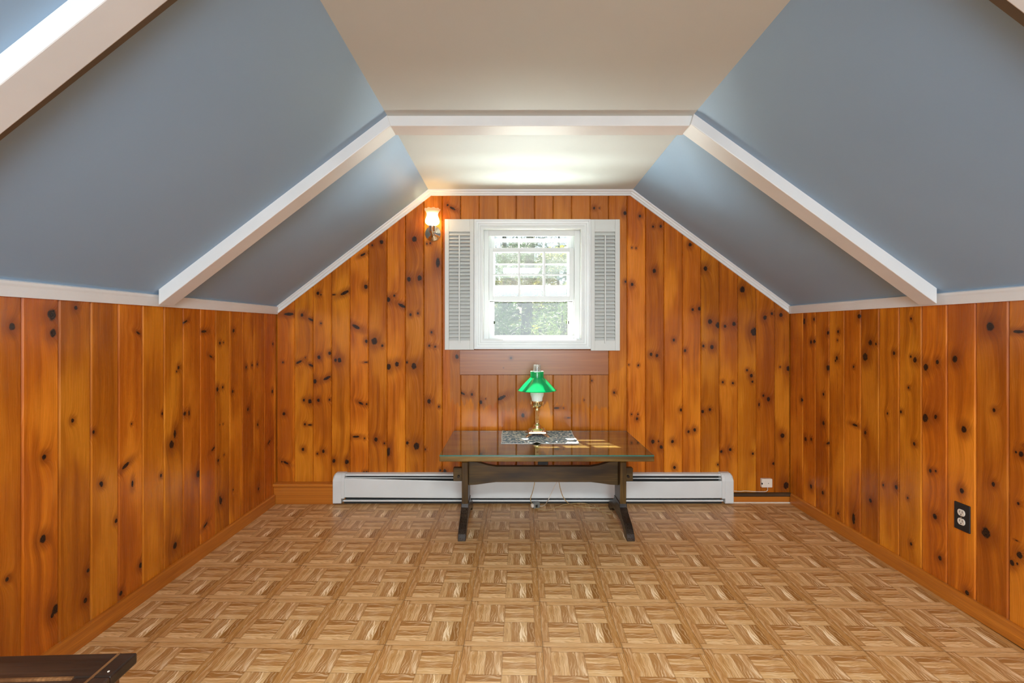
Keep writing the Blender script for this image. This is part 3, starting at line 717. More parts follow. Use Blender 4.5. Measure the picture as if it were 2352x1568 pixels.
# ------------------------------------------------------------------ trestle table
ZT = .5135                 # wooden top surface; glass above
TX0, TX1, TY0, TY1 = -.402, .795, 2.653, 3.300
def table():
    root = empty('trestle_table', ((TX0+TX1)/2, (TY0+TY1)/2, 0)); off = Vector(root.location)
    tag(root, 'low dark wooden trestle table with pegged stretcher under the window', 'table')
    def mk(n, bm, m, bevel=.003, parent=root, smooth=False):
        bmesh.ops.translate(bm, verts=bm.verts, vec=-off); return obj(n, bm, m, parent, bevel=bevel, smooth=smooth)
    mk('table_top', box(BM(), TX0, TX1, TY0, TY1, ZT-.030, ZT), M['tab_x'], .004)
    yc = 3.010
    for x0, x1, sg in ((-.306, -.268, -1), (.668, .706, 1)):
        # upright plank, waisted
        pr = [(2.935, .13), (2.932, .20), (2.930, .30), (2.928, .40), (2.905, .445), (2.880, .470), (2.880, ZT-.030)]
        poly = pr+[(2*yc-y, z) for y, z in reversed(pr)]
        bm = loft(BM(), [(x0, y, z) for y, z in poly], [(x1, y, z) for y, z in poly]); up = mk('leg', bm, M['tabd_z'])
        # foot: swept fore and aft, arched underneath
        h = [(2.742, 0), (2.744, .018), (2.756, .036), (2.780, .056), (2.815, .076), (2.860, .092), (2.895, .108), (2.925, .128), (2.936, .150)]
        und = [(2.800, 0), (2.825, .022), (2.870, .044), (2.930, .056)]
        poly = h+[(2*yc-y, z) for y, z in reversed(h)]+[(2*yc-y, z) for y, z in und]+[(y, z) for y, z in reversed(und)]
        e = .004
        bm = loft(BM(), [(x0-e, y, z) for y, z in poly], [(x1+e, y, z) for y, z in poly]); mk('foot', bm, M['foot'])
        # cleat under the top
        bm = BM(); c0, c1 = (x0-.034, x0) if sg < 0 else (x1, x1+.034)
        poly = [(2.78, ZT-.030), (2.78, ZT-.042), (2.83, ZT-.062), (2*yc-2.83, ZT-.062), (2*yc-2.78, ZT-.042), (2*yc-2.78, ZT-.030)]
        loft(bm, [(c0, y, z) for y, z in poly], [(c1, y, z) for y, z in poly]); mk('cleat', bm, M['tabd_z'])
        # through tenon and its peg
        t0, t1 = (x0-.060, x0) if sg < 0 else (x1, x1+.056)
        tn = mk('tenon', box(BM(), t0, t1, yc-.019, yc+.019, .268, .350), M['tabd_x'])
        xm = (t0+t1)/2-.004*sg
        bm = tube(BM(), [Vector((xm, yc-.036, .300)), Vector((xm, yc+.030, .304))], .0075, 12); mk('peg', bm, M['foot'], 0)
    # stretcher: deeper at the ends, scooped along the middle
    xs0, xs1 = -.268, .668
    top = [(xs0, .392), (xs0+.05, .388), (xs0+.12, .368), (xs0+.17, .360), (xs1-.17, .360), (xs1-.12, .368), (xs1-.05, .388), (xs1, .392)]
    bot = [(xs0, .243), (xs0+.05, .246), (xs0+.12, .256), (xs0+.17, .262), (xs1-.17, .262), (xs1-.12, .256), (xs1-.05, .246), (xs1, .243)]
    poly = top+list(reversed(bot))
    bm = loft(BM(), [(x, yc-.019, z) for x, z in poly], [(x, yc+.019, z) for x, z in poly]); mk('stretcher', bm, M['tabd_x'], .002)
table()
# glass sheet on the table
bm = BM(); gz0, gz1 = ZT+.0003, ZT+.0063
g = empty('glass_sheet', ((TX0+TX1)/2, (TY0+TY1)/2, gz0)); tag(g, 'clear glass sheet with green edge covering the trestle table top', 'glass')
hx, hy = (TX1-TX0)/2-.001, (TY1-TY0)/2-.001
bm = BM(); bm.faces.new([bm.verts.new(p) for p in ((-hx+.002, -hy+.002, .006), (hx-.002, -hy+.002, .006), (hx-.002, hy-.002, .006), (-hx+.002, hy-.002, .006))]); obj('sheet', bm, M['tabglass'], g)
bm = BM()
R0 = [(-hx, -hy), (hx, -hy), (hx, hy), (-hx, hy)]
for i in range(4):
    j = (i+1) % 4
    a, b = R0[i], R0[j]; ai, bi = [(p[0]*(1-.002/hx), p[1]*(1-.002/hy)) for p in (a, b)]
    loft(bm, [(a[0], a[1], 0), (ai[0], ai[1], 0), (ai[0], ai[1], .006), (a[0], a[1], .0055)], [(b[0], b[1], 0), (bi[0], bi[1], 0), (bi[0], bi[1], .006), (b[0], b[1], .0055)])
obj('polished_edge', bm, M['glassedge'], g)
ZG = gz1

# ------------------------------------------------------------------ place mat
def mat():
    X0, X1, Y0, Y1 = -.066, .412, 2.917, 3.296
    root = empty('place_mat', ((X0+X1)/2, (Y0+Y1)/2, ZG)); tag(root, 'blue-grey floral woven place mat with pale hem under the green lamp', 'mat')
    bm = BM(); nx, ny = 72, 40; G = []
    W, H = X1-X0, Y1-Y0
    hemv = .008
    for j in range(ny+1):
        row = []
        for i in range(nx+1):
            fx, fy = i/nx, j/ny; x = -W/2+W*fx; y = -H/2+H*fy
            fold = math.exp(-((fx-.49+.03*(1-fy))/.045)**2)*max(0, 1-fy*2.2)*.0105
            side = .004*math.exp(-(fx/.02)**2)*(0.5+.5*math.sin(fy*9))+.003*math.exp(-((1-fx)/.03)**2)*(.5+.5*math.sin(fy*7+1))
            z = .0012+fold+side+.0012*max(0, 1-fy*5)*(.5+.5*math.sin(fx*23))
            y2 = y+.005*math.exp(-((fx-.49)/.06)**2)*max(0, 1-fy*1.5)+.0015*math.sin(fx*11)*(1-fy)
            row.append(bm.verts.new((x+.002*math.sin(fy*8), y2, z)))
        G.append(row)
    for j in range(ny):
        for i in range(nx):
            f = bm.faces.new((G[j][i], G[j][i+1], G[j+1][i+1], G[j+1][i]))
            f.material_index = 1 if (j < 1 or i < 1 or i >= nx-1) else 0
    t = NT('floral_weave'); v = t.obco()
    n1 = t.noise(v, 30, 3, .6, 1.5); n2 = t.noise(v, 74, 2, .6, .8); vo = t.voro(v, 58, 'F1')
    x, y, _ = t.sep(v)
    m_ = t.math('ADD', t.math('MULTIPLY', n1, .9), t.math('ADD', t.math('MULTIPLY', n2, .75), t.math('MULTIPLY', vo, -.35)))
    wv = t.noise(t.comb(t.math('MULTIPLY', x, 900), t.math('MULTIPLY', y, 900)), 1, 1)
    col = t.ramp(m_, (.55, lin(96, 120, 136)), (.65, lin(138, 158, 168)), (.72, lin(232, 228, 220)))
    col = t.mix(t.maprange(wv, .4, .6, .08, 0), col, lin(60, 84, 100))
    t.set(col=col, rough=.8); t.bump(wv, .3, .0006)
    t2 = NT('mat_hem'); t2.set(col=t2.ramp(t2.noise(t2.obco(), 150, 2), (.3, lin(196, 192, 186)), (.7, lin(232, 228, 222))), rough=.85)
    o = obj('cloth', bm, [t.m, t2.m], root, smooth=True)
    sm = o.modifiers.new('thick', 'SOLIDIFY'); sm.thickness = .0016; sm.offset = 1
mat()
ZM = ZG+.003

# ------------------------------------------------------------------ table lamp
def lamp():
    Y = 3.150; cx = PX(1233.5, Y)
    root = empty('table_lamp', (cx, Y, ZM)); tag(root, 'brass table lamp with green cone glass shade and clear chimney', 'lamp')
    # footed square base
    zz = lambda y: PZ(y, Y)-ZM
    B = M['copper']
    def frust(bm, a0, z0, a1, z1):
        loft(bm, [(-a0, -a0, z0), (a0, -a0, z0), (a0, a0, z0), (-a0, a0, z0)], [(-a1, -a1, z1), (a1, -a1, z1), (a1, a1, z1), (-a1, a1, z1)])
    bm = BM(); frust(bm, .058, .020, .055, .032); b = obj('base', bm, B, root, bevel=.002)
    bm = BM(); frust(bm, .047, .032, .044, .038); obj('base_step', bm, B, root, bevel=.002)
    bm = BM(); frust(bm, .040, .038, .030, .046); obj('base_step', bm, M['brass'], root, bevel=.002)
    for sx in (-1, 1):
        for sy in (-1, 1):
            bm = BM(); d = Vector((sx, sy, 0))/1.4142; p = Vector((-sy*sx*sx, sx*sy*sy, 0)); p = Vector((-d.y, d.x, 0))
            prof = [(.052, .030, .016, .012), (.064, .020, .012, .008), (.076, .012, .010, .006), (.088, .007, .008, .0045), (.098, .0040, .010, .0038), (.104, .0038, .006, .0034)]
            secs = []
            for rr, z, ww, hh in prof: secs.append([d*rr+p*ww+Vector((0, 0, z+hh)), d*rr-p*ww+Vector((0, 0, z+hh)), d*rr-p*ww+Vector((0, 0, max(z-hh, .0003))), d*rr+p*ww+Vector((0, 0, max(z-hh, .0003)))])
            loft(bm, *secs); obj('foot', bm, B, root, bevel=.002)
    c0 = .046; ct = zz(941)
    bm = lathe(BM(), [(.030, c0), (.029, c0+.006), (.024, c0+.010), (.026, c0+.016), (.024, c0+.022), (.017, c0+.025), (.0155, c0+.034)], 32); obj('collar', bm, M['brass'], root, smooth=True)
    bm = BM(); n = 24; R = []
    for z in (c0+.03, ct):
        R.append([bm.verts.new(((.0135-(.0022 if j % 3 == 0 else 0))*math.cos(2*PI*j/n), (.0135-(.0022 if j % 3 == 0 else 0))*math.sin(2*PI*j/n), z)) for j in range(n)])
    for j in range(n): bm.faces.new((R[0][j], R[0][(j+1)%n], R[1][(j+1)%n], R[1][j]))
    obj('column', bm, M['brass'], root)
    bm = lathe(BM(), [(.0155, ct-.004), (.018, ct), (.018, ct+.006), (.0145, ct+.009), (.0155, ct+.016), (.020, zz(936)), (.029, zz(932)), (.036, zz(929)), (.038, zz(927))], 36); obj('burner', bm, M['brass'], root, smooth=True)
    # pierced gallery: ring of little arches
    bm = BM(); n = 18
    for j in range(n):
        a = 2*PI*j/n; d = Vector((math.cos(a), math.sin(a), 0)); p = Vector((-d.y, d.x, 0)); w_ = .0026
        z0, z1 = zz(928), zz(920.5)
        for r0 in (.0375,):
            loft(bm, [d*r0+p*w_+Vector((0, 0, z0)), d*(r0+.002)+p*w_+Vector((0, 0, z0)), d*(r0+.002)-p*w_+Vector((0, 0, z0)), d*r0-p*w_+Vector((0, 0, z0))],
                 [d*(r0+.001)+p*w_+Vector((0, 0, z1)), d*(r0+.003)+p*w_+Vector((0, 0, z1)), d*(r0+.003)-p*w_+Vector((0, 0, z1)), d*(r0+.001)-p*w_+Vector((0, 0, z1))])
    lathe(bm, [(.0385, zz(921.2)), (.041, zz(921.2)), (.041, zz(919.8)), (.0385, zz(919.8)), (.0385, zz(921.2))], 48)
    obj('gallery', bm, M['brass'], root)
    # milk glass inner globe
    t = NT('milk_glass'); t.set(col=(.86, .92, .89), rough=.12, sss=.25, coat=.4, coatr=.05); t.b.inputs['Subsurface Radius'].default_value = (.02, .02, .02); t.b.inputs['Emission Color'].default_value = (1, 1, 1, 1)
    bm = lathe(BM(), [(.0345, zz(922)), (.036, zz(919)), (.038, zz(914)), (.0405, zz(911)), (.0455, zz(906)), (.0465, zz(901)), (.045, zz(894)), (.040, zz(886)), (.030, zz(877)), (.0265, zz(868)), (.0262, zz(852))], 40); obj('globe', bm, t.m, root, smooth=True)
    bm = lathe(BM(), [(.0245, zz(880)), (.0245, zz(838.2)), (.0252, zz(837.5)), (.0258, zz(838.2)), (.0258, zz(880))], 40); obj('chimney', bm, M['chimney'], root, smooth=True)
    # green cased-glass shade (green outside, white inside)
    t = NT('green_glass'); nt = t.t; t.set(col=(.0, .37, .13), rough=.10, coat=.5, coatr=.03)
    tl = t.n('ShaderNodeBsdfTranslucent'); tl.inputs[0].default_value = (.02, .75, .30, 1)
    mx = t.n('ShaderNodeMixShader'); mx.inputs[0].default_value = .38
    nt.links.new(t.b.outputs[0], mx.inputs[1]); nt.links.new(tl.outputs[0], mx.inputs[2]); nt.links.new(mx.outputs[0], t.out.inputs[0])
    t2 = NT('white_case_glass'); t2.set(col=(.85, .88, .85), rough=.2)
    tl = t2.n('ShaderNodeBsdfTranslucent'); tl.inputs[0].default_value = (.6, .95, .75, 1); mx = t2.n('ShaderNodeMixShader'); mx.inputs[0].default_value = .45
    t2.t.links.new(t2.b.outputs[0], mx.inputs[1]); t2.t.links.new(tl.outputs[0], mx.inputs[2]); t2.t.links.new(mx.outputs[0], t2.out.inputs[0])
    zr = zz(895.5)
    outp = [(.0435, zz(853)), (.0435, zz(862)), (.0445, zz(864.3)), (.0435, zz(866)), (.047, zz(867.5)), (.085, zz(880)), (.122, zr+.006), (.1272, zr+.002), (.128, zr-.001)]
    sh = obj('shade', lathe(BM(), outp, 64), t.m, root, smooth=True); sh['label'] = 'glossy green cone glass shade'
    inn = [(.128, zr-.001), (.1265, zr-.0015), (.121, zr+.003), (.084, zz(881)), (.046, zz(868.6)), (.041, zz(866)), (.041, zz(853)), (.0425, zz(852.2)), (.0435, zz(853))]
    obj('lining', lathe(BM(), inn, 64), t2.m, sh, smooth=True)
    # spider holding the shade
    for a in (0, 2*PI/3, 4*PI/3):
        bm = tube(BM(), [Vector((.026*math.cos(a), .026*math.sin(a), zz(868))), Vector((.043*math.cos(a), .043*math.sin(a), zz(867)))], .0015, 6); obj('holder_arm', bm, M['brass'], root)
    bm = tube(BM(), [Vector((-.018, -.012, zz(933))), Vector((-.036, -.018, zz(934)))], .0022, 8); obj('wick_key', bm, M['brass'], root)
lamp()

# ------------------------------------------------------------------ baseboard heater
def heater():
    X0, X1 = -1.241, 1.541; yf = 3.315; zb, zt = .012, .214
    root = empty('baseboard_heater', ((X0+X1)/2, YW, 0)); off = Vector(root.location)
    tag(root, 'long white metal baseboard heater running behind the table', 'heater')
    H = M['heater']
    def mk(n, bm, m, bevel=0, parent=root):
        bmesh.ops.translate(bm, verts=bm.verts, vec=-off); return obj(n, bm, m, parent, bevel=bevel)
    cw = .080
    i0, i1 = X0+cw-.012, X1-cw+.012
    mk('back_plate', box(BM(), i0, i1, YW-.005, YW-.001, zb, zt-.004), M['darkgap'])
    pr = [(YW-.001, zt-.002), (YW-.022, zt-.003), (YW-.036, zt-.006), (YW-.041, zt-.016), (YW-.039, zt-.017), (YW-.034, zt-.009), (YW-.021, zt-.006), (YW-.001, zt-.005)]
    mk('top_lip', loft(BM(), [(i0, y, z) for y, z in pr], [(i1, y, z) for y, z in pr]), H)
    # damper: tilted strip inside the slot
    pr = [(yf+.020, zt-.030), (yf+.012, zt-.033), (yf+.012, zt-.0362), (yf+.020, zt-.033)]
    mk('damper', loft(BM(), [(i0, y, z+.004) for y, z in pr], [(i1, y, z-.001) for y, z in pr]), H)
    # front panel, a little out of level
    def fp(x, dz): return [(x, yf+.010, .168+dz), (x, yf+.001, .168+dz), (x, yf-.001, .162+dz), (x, yf-.001, .050+dz*.3), (x, yf+.004, .046+dz*.3), (x, yf+.010, .046+dz*.3), (x, yf+.010, .049+dz*.3), (x, yf+.003, .052+dz*.3), (x, yf+.003, .160+dz), (x, yf+.010, .165+dz)]
    mk('front_panel', loft(BM(), fp(i0, .016), fp(-.35, -.004), fp(1.1, -.006), fp(i1, -.002)), H)
    mk('finned_tube', tube(BM(), [Vector((i0, YW-.03, .095)), Vector((i1, YW-.03, .095))], .011, 12), M['copper'])
    bm = BM(); x = i0+.25
    while x < i1-.2: box(bm, x, x+.001, YW-.052, YW-.008, .066, .125); x += .012
    fo = mk('fins', bm, M['alu']); fo['kind'] = 'stuff'
    mk('bottom_lip', loft(BM(), *[[(x, YW-.001, .020), (x, yf+.008, .020), (x, yf+.005, .024), (x, yf+.005, .033), (x, yf+.008, .030), (x, YW-.001, .023)] for x in (i0, i1)]), H)
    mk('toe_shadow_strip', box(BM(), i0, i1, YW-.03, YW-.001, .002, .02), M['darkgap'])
    for a, b, sg in ((X0, X0+cw, 1), (X1-cw, X1, -1)):
        # end cap: notched at the bottom towards the middle, rolled top shoulder
        prof = [(YW-.001, zb), (yf-.006, zb), (yf-.008, zb+.01), (yf-.008, .168), (yf-.004, .190), (yf+.006, .206), (yf+.020, .2155), (YW-.001, .2165)]
        outx, inx = (a, b) if sg > 0 else (b, a)
        bm = BM()
        # main shell with a chamfered outer shoulder
        S1 = [(outx, y, z-(.012 if z > .18 else 0)) for y, z in prof]; S2 = [(outx+sg*.012, y, z) for y, z in prof]; S3 = [(outx+sg*.058, y, z) for y, z in prof]
        loft(bm, S1, S2, S3)
        up = [(y, max(z, .046)) for y, z in prof]
        loft(bm, [(outx+sg*.058, y, z) for y, z in up], [(inx, y, z) for y, z in up])
        mk('end_cap', bm, H, .0015)
heater()

# ------------------------------------------------------------------ outlets, junction box, cords
def outlet(loc, rz, label, recept=True):
    root = empty('wall_outlet', loc, rz); tag(root, label, 'outlet')
    obj('cover_plate', box(BM(), -.036, .036, -.006, .002, -.059, .059), M['black'], root, bevel=.003)
    for s in (-1, 1):
        bm = BM(); n = 24
        pl = []
        for i in range(n):
            a = 2*PI*i/n; x, z = .0172*math.cos(a), .0172*math.sin(a); z = max(-.0140, min(.0140, z)); pl.append((x, z+s*.0195))
        loft(bm, [(x, -.0085, z) for x, z in pl], [(x, -.004, z) for x, z in pl])
        rc = obj('receptacle', bm, M['ivory'] if recept else M['black'], root, bevel=.0008)
        bm = BM()
        for x in (-.0062, .0062): box(bm, x-.0011, x+.0011, -.0088, -.0080, s*.0195-.001, s*.0195+.008)
        obj('slots', bm, M['slot'], rc)
        bm = tube(BM(), [Vector((0, -.0088, s*.0195-.0075)), Vector((0, -.0078, s*.0195-.0075))], .0025, 10); obj('ground_hole', bm, M['slot'], rc)
    bm = tube(BM(), [Vector((0, -.0078, 0)), Vector((0, -.005, 0))], .003, 12); obj('screw', bm, M['chrome'], root)
outlet((XR, 2.079, .401), PI/2*-1, 'black outlet plate with two ivory receptacles on the right wall')
outlet((PX(1247, YW), YW, .318), 0, 'plain black outlet plate on the back wall, half hidden behind the table', False)

jx0, jx1 = PX(1749, YW-.02), PX(1773.5, YW-.02); jz0, jz1 = PZ(1119, YW-.02), PZ(1099, YW-.02)
r_ = empty('junction_box', ((jx0+jx1)/2, YW, jz0)); tag(r_, 'small ivory surface box low on the back wall right of the heater', 'box')
hw = (jx1-jx0)/2
obj('cover', box(BM(), -hw, hw, -.026, 0, 0, jz1-jz0), M['ivory'], r_, bevel=.004)
obj('screw', tube(BM(), [Vector((.008, -.0275, .03)), Vector((.008, -.025, .03))], .0025, 10), M['slot'], r_)
obj('slot', box(BM(), -hw-.0003, -hw+.006, -.0268, -.02, .022, .034), M['slot'], r_)
def cord(name, pts, r, m, label, cat='cord'):
    p0 = Vector(pts[0]); bm = tube(BM(), [p-p0 for p in smoothpath(pts, 10)], r, 8)
    return tag(obj(name, bm, m, None, smooth=True, loc=p0), label, cat)
yk = YW-.006
cord('cord', [P(1763, 1119, yk), P(1763, 1125, yk), P(1757, 1128.5, yk), P(1735, 1128.5, yk), P(1712, 1127.2, yk), P(1700, 1128, yk), P(1686, 1127.2, yk)], .0022, M['cordwhite'], 'thin white cord from the ivory box to the right heater end')
# lamp cord and its tap block under the table
fz = .006
def F(x, y, dz=0.):           # a point on the floor under the pixel
    Y = FP*CH/(y-HY); return Vector((PX(x, Y), Y, fz+dz))
tapY = FP*(CH-.02)/(1163-HY)
r_ = empty('plug_tap', (F(1231, 1164).x, F(1231, 1166).y, 0), .5); tag(r_, 'small grey plug block on the end of the lamp cord below the table', 'plug')
obj('body', box(BM(), -.024, .024, -.014, .014, .001, .038), M['greytap'], r_, bevel=.004)
obj('plug_socket', box(BM(), -.012, .004, -.0155, -.013, .008, .026), M['slot'], r_, bevel=.001)
obj('plug_cap', box(BM(), -.038, -.022, -.010, .010, .010, .032), M['ivory'], r_, bevel=.003)
ys = 3.05
cord('lamp_cord', [P(1228, 1106, ys), P(1227, 1114, ys+.01), P(1223, 1130, ys+.05), P(1219, 1142, ys+.08), P(1219, 1151, ys+.07), P(1222, 1156, ys+.04)], .0026, M['cordgold'], 'gold lamp cord hanging behind the stretcher down to the plug block')
cord('white_cord', [F(1236, 1166, .012), F(1243, 1164), F(1251, 1161), P(1259, 1148, 3.13), P(1266, 1133, 3.12), P(1273, 1118, 3.08), P(1279, 1107, 3.045)], .0026, M['cordwhite'], 'pale cord looping from the plug block up to the stretcher')
cord('gold_cord', [P(1284, 1107, 3.055), P(1287, 1122, 3.09), P(1293, 1140, 3.13), P(1303, 1153, 3.15), F(1318, 1162), F(1340, 1166), F(1365, 1168), F(1393, 1167.5)], .0026, M['cordgold'], 'gold cord dropping from the stretcher and running right along the floor')
cord('floor_cord', [F(1226, 1166), F(1236, 1170), F(1252, 1173), F(1268, 1171), F(1282, 1165), F(1298, 1160), F(1320, 1157.5), F(1345, 1158), F(1362, 1165), F(1380, 1175), F(1395, 1181), F(1405, 1182)], .0026, M['cordgold'], 'long gold cord snaking across the floor to the right table foot')

# ------------------------------------------------------------------ dark cabinet in the near left corner
def cabinet():
    zt = .50; yb = FP*(CH-zt)/(1506-HY); xr = PX(318, yb)
    x0, y0 = -1.50, .45
    root = empty('cabinet', ((x0+xr)/2, (y0+yb)/2, 0), math.radians(2.2)); off = Vector(root.location)
    tag(root, 'dark stained wooden cabinet with worn framed top in the near left corner', 'cabinet')
    def mk(n, bm, m, bevel=.002, parent=root):
        bmesh.ops.translate(bm, verts=bm.verts, vec=-off); return obj(n, bm, m, parent, bevel=bevel)
    fw = .075; ov = .022
    bx_ = lambda *a: box(BM(), *a)
    top = mk('top_panel', bx_(x0+fw, xr-fw, y0+fw, yb-fw, zt-.024, zt-.004), M['chest_x'])
    mk('top_rail', bx_(x0, xr, yb-fw, yb, zt-.024, zt), M['chest_x'], .004); mk('top_rail', bx_(x0, xr, y0, y0+fw, zt-.024, zt), M['chest_x'], .004)
    mk('top_stile', bx_(xr-fw, xr-.0, y0+fw, yb-fw, zt-.024, zt), M['chest_y'], .004); mk('top_stile', bx_(x0, x0+fw, y0+fw, yb-fw, zt-.024, zt), M['chest_y'], .004)
    mk('worn_bead', bx_(xr-.040, xr-.034, y0, yb-.002, zt-.002, zt+.0015), M['chestworn'], .001)
    mk('worn_bead', bx_(x0+fw, xr-fw, yb-fw-.003, yb-fw+.003, zt-.006, zt+.001), M['chestworn'], .001)
    bm = tube(BM(), [Vector((xr-.016, yb-.06, zt-.001)), Vector((xr-.016, yb-.06, zt+.0008))], .0022, 8); mk('paint_speck', bm, M['ivory'], 0)
    mk('body', bx_(x0+ov, xr-ov, y0+ov, yb-ov, .06, zt-.024), M['chestworn'])
    mk('plinth', bx_(x0+ov+.01, xr-ov-.01, y0+ov+.01, yb-ov-.01, 0, .06), M['chest_x'])
    d = mk('door', bx_(x0+ov+.02, (x0+xr)/2-.004, y0+ov-.014, y0+ov, .08, zt-.05), M['chest_x'])
    d2 = mk('door', bx_((x0+xr)/2+.004, xr-ov-.02, y0+ov-.014, y0+ov, .08, zt-.05), M['chest_x'])
    for dd, xx in ((d, (x0+xr)/2-.03), (d2, (x0+xr)/2+.03)):
        bm = lathe(BM(), [(.004, 0), (.005, .010), (.011, .016), (.009, .022), (.0005, .024)], 16); bmesh.ops.rotate(bm, verts=bm.verts, matrix=Matrix.Rotation(PI/2, 3, 'X'))
        bmesh.ops.translate(bm, verts=bm.verts, vec=(xx, y0+ov-.014, .28)); mk('knob', bm, M['brass'], 0, dd)
cabinet()

# ------------------------------------------------------------------ outside: garden and trees seen through the window
def leafmat(name, c0, c1, c2, tr=.45):
    t = NT(name); r = t.attr('leafrand', 'GEOMETRY')['Fac']; n = t.noise(t.obco(), .9, 2)
    col = t.mix(t.maprange(n, .35, .7, 0, .6), t.ramp(r, (0., c0), (.6, c1), (1., c2)), c2)
    t.set(col=col, rough=.5); tl = t.n('ShaderNodeBsdfTranslucent'); t.put(tl.inputs[0], col); mx = t.n('ShaderNodeMixShader'); mx.inputs[0].default_value = tr
    t.t.links.new(t.b.outputs[0], mx.inputs[1]); t.t.links.new(tl.outputs[0], mx.inputs[2]); t.t.links.new(mx.outputs[0], t.out.inputs[0]); return t.m
M['leaf_dark'] = leafmat('pine_needles', lin(14, 32, 16), lin(24, 50, 24), lin(50, 74, 26))
M['leaf_yel'] = leafmat('sunlit_leaves', lin(24, 44, 10), lin(56, 78, 16), lin(132, 126, 26))
M['leaf_mid'] = leafmat('green_leaves', lin(22, 46, 20), lin(40, 68, 28), lin(80, 102, 42))
M['bark'] = stain('bark', (.010, .010, .011), (.025, .025, .027), (.05, .05, .05), .8, 2, .25, 0)
t = NT('garden_grass'); t.set(col=t.ramp(t.noise(t.obco(), .7, 4), (.3, lin(60, 80, 40)), (.7, lin(96, 114, 60))), rough=.9); M['grass'] = t.m
GZ = -2.75
bm = BM(); n = 24
G = [[bm.verts.new((-40+80*i/n, 3.7+55*j/n, GZ+.25*math.sin(i*1.3)*math.cos(j*.9))) for i in range(n+1)] for j in range(n+1)]
for j in range(n):
    for i in range(n): bm.faces.new((G[j][i], G[j][i+1], G[j+1][i+1], G[j+1][i]))
tag(obj('ground', bm, M['grass'], smooth=True), 'grassy garden ground far below the window', 'ground', kind='structure')

def leaves(rnd, clusters, per, size, aspect=2.2, flat=.6):
    vs, fs, rv = [], [], []
    for (c, rad) in clusters:
        for _ in range(per):
            d = Vector((rnd.gauss(0, 1), rnd.gauss(0, 1), rnd.gauss(0, flat))); d = d.normalized()*rad*rnd.random()**.45
            p = Vector(c)+d
            a = Vector((rnd.gauss(0, 1), rnd.gauss(0, 1), rnd.gauss(-.2, .8))).normalized(); b = a.cross(Vector((rnd.gauss(0, 1), rnd.gauss(0, 1), rnd.gauss(0, 1)))).normalized()
            s = size*rnd.uniform(.6, 1.3); k = len(vs)
            vs += [p-a*s, p+b*s/aspect, p+a*s, p-b*s/aspect]; fs.append((k, k+1, k+2, k+3)); v = rnd.random(); rv += [v]*4
    return vs, fs, rv
def tree(name, label, x, y, h, tr, crown, per, size, m, seed, lean=0., aspect=2.2):
    rnd = random.Random(seed)
    root = empty(name, (x, y, GZ)); tag(root, label, 'tree', 'trees outside the window')
    tp = [Vector((0, 0, 0)), Vector((lean*.3, .1, h*.3)), Vector((lean*.7, 0, h*.65)), Vector((lean, .1, h))]
    tk = obj('trunk', tube(BM(), smoothpath(tp, 6), lambda f: tr*(1-.75*f), 10), M['bark'], root, smooth=True)
    cl = []
    for (cz, cr, cn) in crown:
        for _ in range(cn):
            a = rnd.uniform(0, 2*PI); rr = cr*rnd.uniform(.25, 1); z = cz+rnd.uniform(-.5, .5)
            c = (lean*z/h+rr*math.cos(a), rr*math.sin(a), z); cl.append((c, rnd.uniform(.3, .62)))
            if rnd.random() < .35:
                b0 = Vector((lean*z/h, 0, max(z-.35, .3))); obj('branch', tube(BM(), [b0, (b0+Vector(c))/2+Vector((0, 0, .1)), Vector(c)], lambda f: .045*(1-.7*f), 6), M['bark'], root, smooth=True)
    vs, fs, rv = leaves(rnd, cl, per, size, aspect)
    me = bpy.data.meshes.new('foliage'); me.from_pydata(vs, [], fs); at = me.attributes.new('leafrand', 'FLOAT', 'POINT'); at.data.foreach_set('value', rv)
    me.materials.append(m); o = bpy.data.objects.new('foliage', me); link(o, root); o['kind'] = 'stuff'
z_ = -GZ
tree('pine_tree', 'tall pine with thick grey trunk seen through the open lower window', PX(1193, 12), 12.0, 12, .19, [(z_-1.6, 1.4, 8), (z_+.2, 1.6, 5), (z_+1.9, 1.5, 5), (z_+3.0, 1.7, 14), (z_+6, 1.3, 14)], 330, .085, M['leaf_dark'], 1, .5, 12)
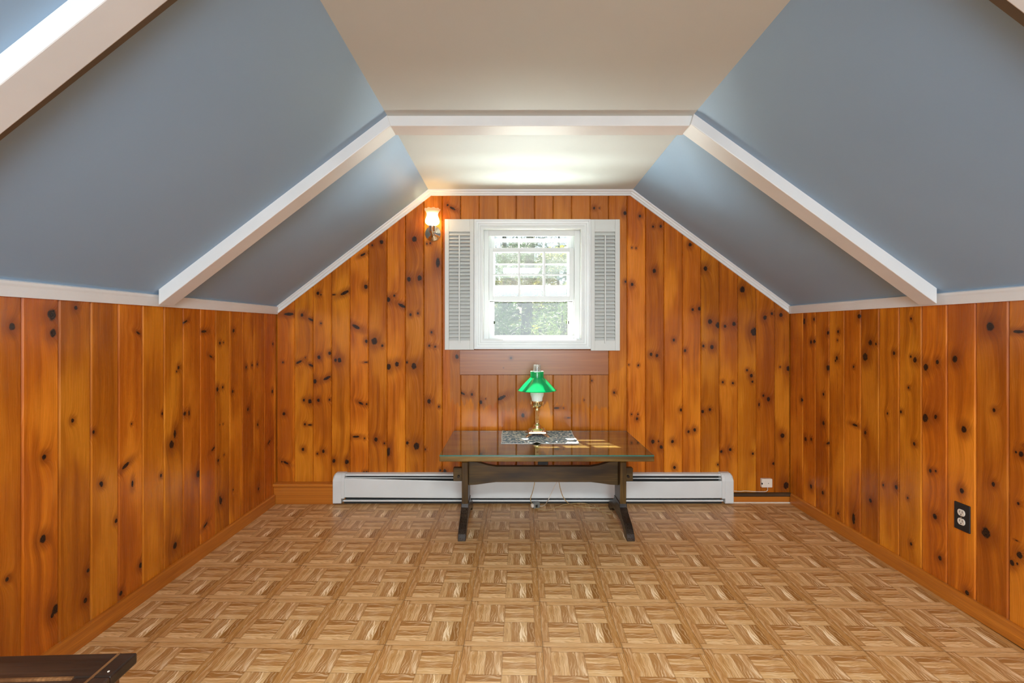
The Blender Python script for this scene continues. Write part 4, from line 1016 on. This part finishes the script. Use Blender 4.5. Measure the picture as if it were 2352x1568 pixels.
tree('pine_tree', 'thinner pine trunk standing left of the thick pine outside', PX(1163, 17), 17.0, 11, .16, [(z_-.4, 1.6, 10), (z_+1.6, 1.9, 10), (z_+4, 1.6, 16)], 300, .09, M['leaf_dark'], 2, -.1, 10)
tree('young_pine', 'young pine with pale green tufts low in the right of the window view', PX(1285, 7.0), 7.0, 4.3, .045, [(z_+.70, .42, 8), (z_+1.05, .34, 6), (z_+1.35, .2, 3), (z_-.1, .5, 9), (z_-.7, .6, 8)], 420, .042, M['leaf_mid'], 3, .05, 16)
tree('leafy_tree', 'sunlit yellow-green tree behind the pines outside the window', 2.0, 22.0, 8.5, .12, [(z_-2.0, 2.2, 16), (z_-.6, 2.4, 22), (z_+1.0, 2.4, 30), (z_+2.6, 2.2, 26), (z_+4.2, 1.6, 12)], 260, .105, M['leaf_yel'], 4, .2, 1.8)
tree('leafy_tree', 'broad green tree at the left edge of the window view', -2.0, 27.5, 9, .13, [(z_-2.0, 2.4, 16), (z_-.6, 2.6, 22), (z_+1.2, 2.6, 30), (z_+3.0, 2.4, 26)], 260, .12, M['leaf_mid'], 5, -.2, 1.8)
tree('leafy_tree', 'distant rounded tree closing the view behind the others', 1.2, 37.0, 8, .16, [(z_-2.4, 4.2, 26), (z_-1.0, 4.4, 34), (z_+.6, 4.4, 46), (z_+2.2, 4.2, 50), (z_+4.0, 3.6, 40), (z_+5.5, 2.6, 24)], 230, .17, M['leaf_yel'], 6, 0, 1.8)
# unseen pale slab added below the window to bounce sunlight at the ceiling
bm = BM(); pr = [(YW+.16, .34), (YW+3.2, -.45), (YW+3.2, -.53), (YW+.16, .26)]
rf = empty('bounce_roof', (.2, YW+.16, .26)); tag(rf, 'unseen pale slab added below the window sill to bounce daylight', 'roof', kind='structure')
obj('bounce_slab', loft(BM(), [(-3.0, y-YW-.16, z-.26) for y, z in pr], [(3.0, y-YW-.16, z-.26) for y, z in pr]), M['outer'], rf)
# unseen housing added above the overhead fill light
fx = empty('fill_light_housing', (.15, -.35, ZCF)); tag(fx, 'unseen square housing added for the fill light behind the photographer', 'lamp')
obj('housing', box(BM(), -.32, .32, -.32, .32, -.07, 0), M['trim'], fx, bevel=.006)
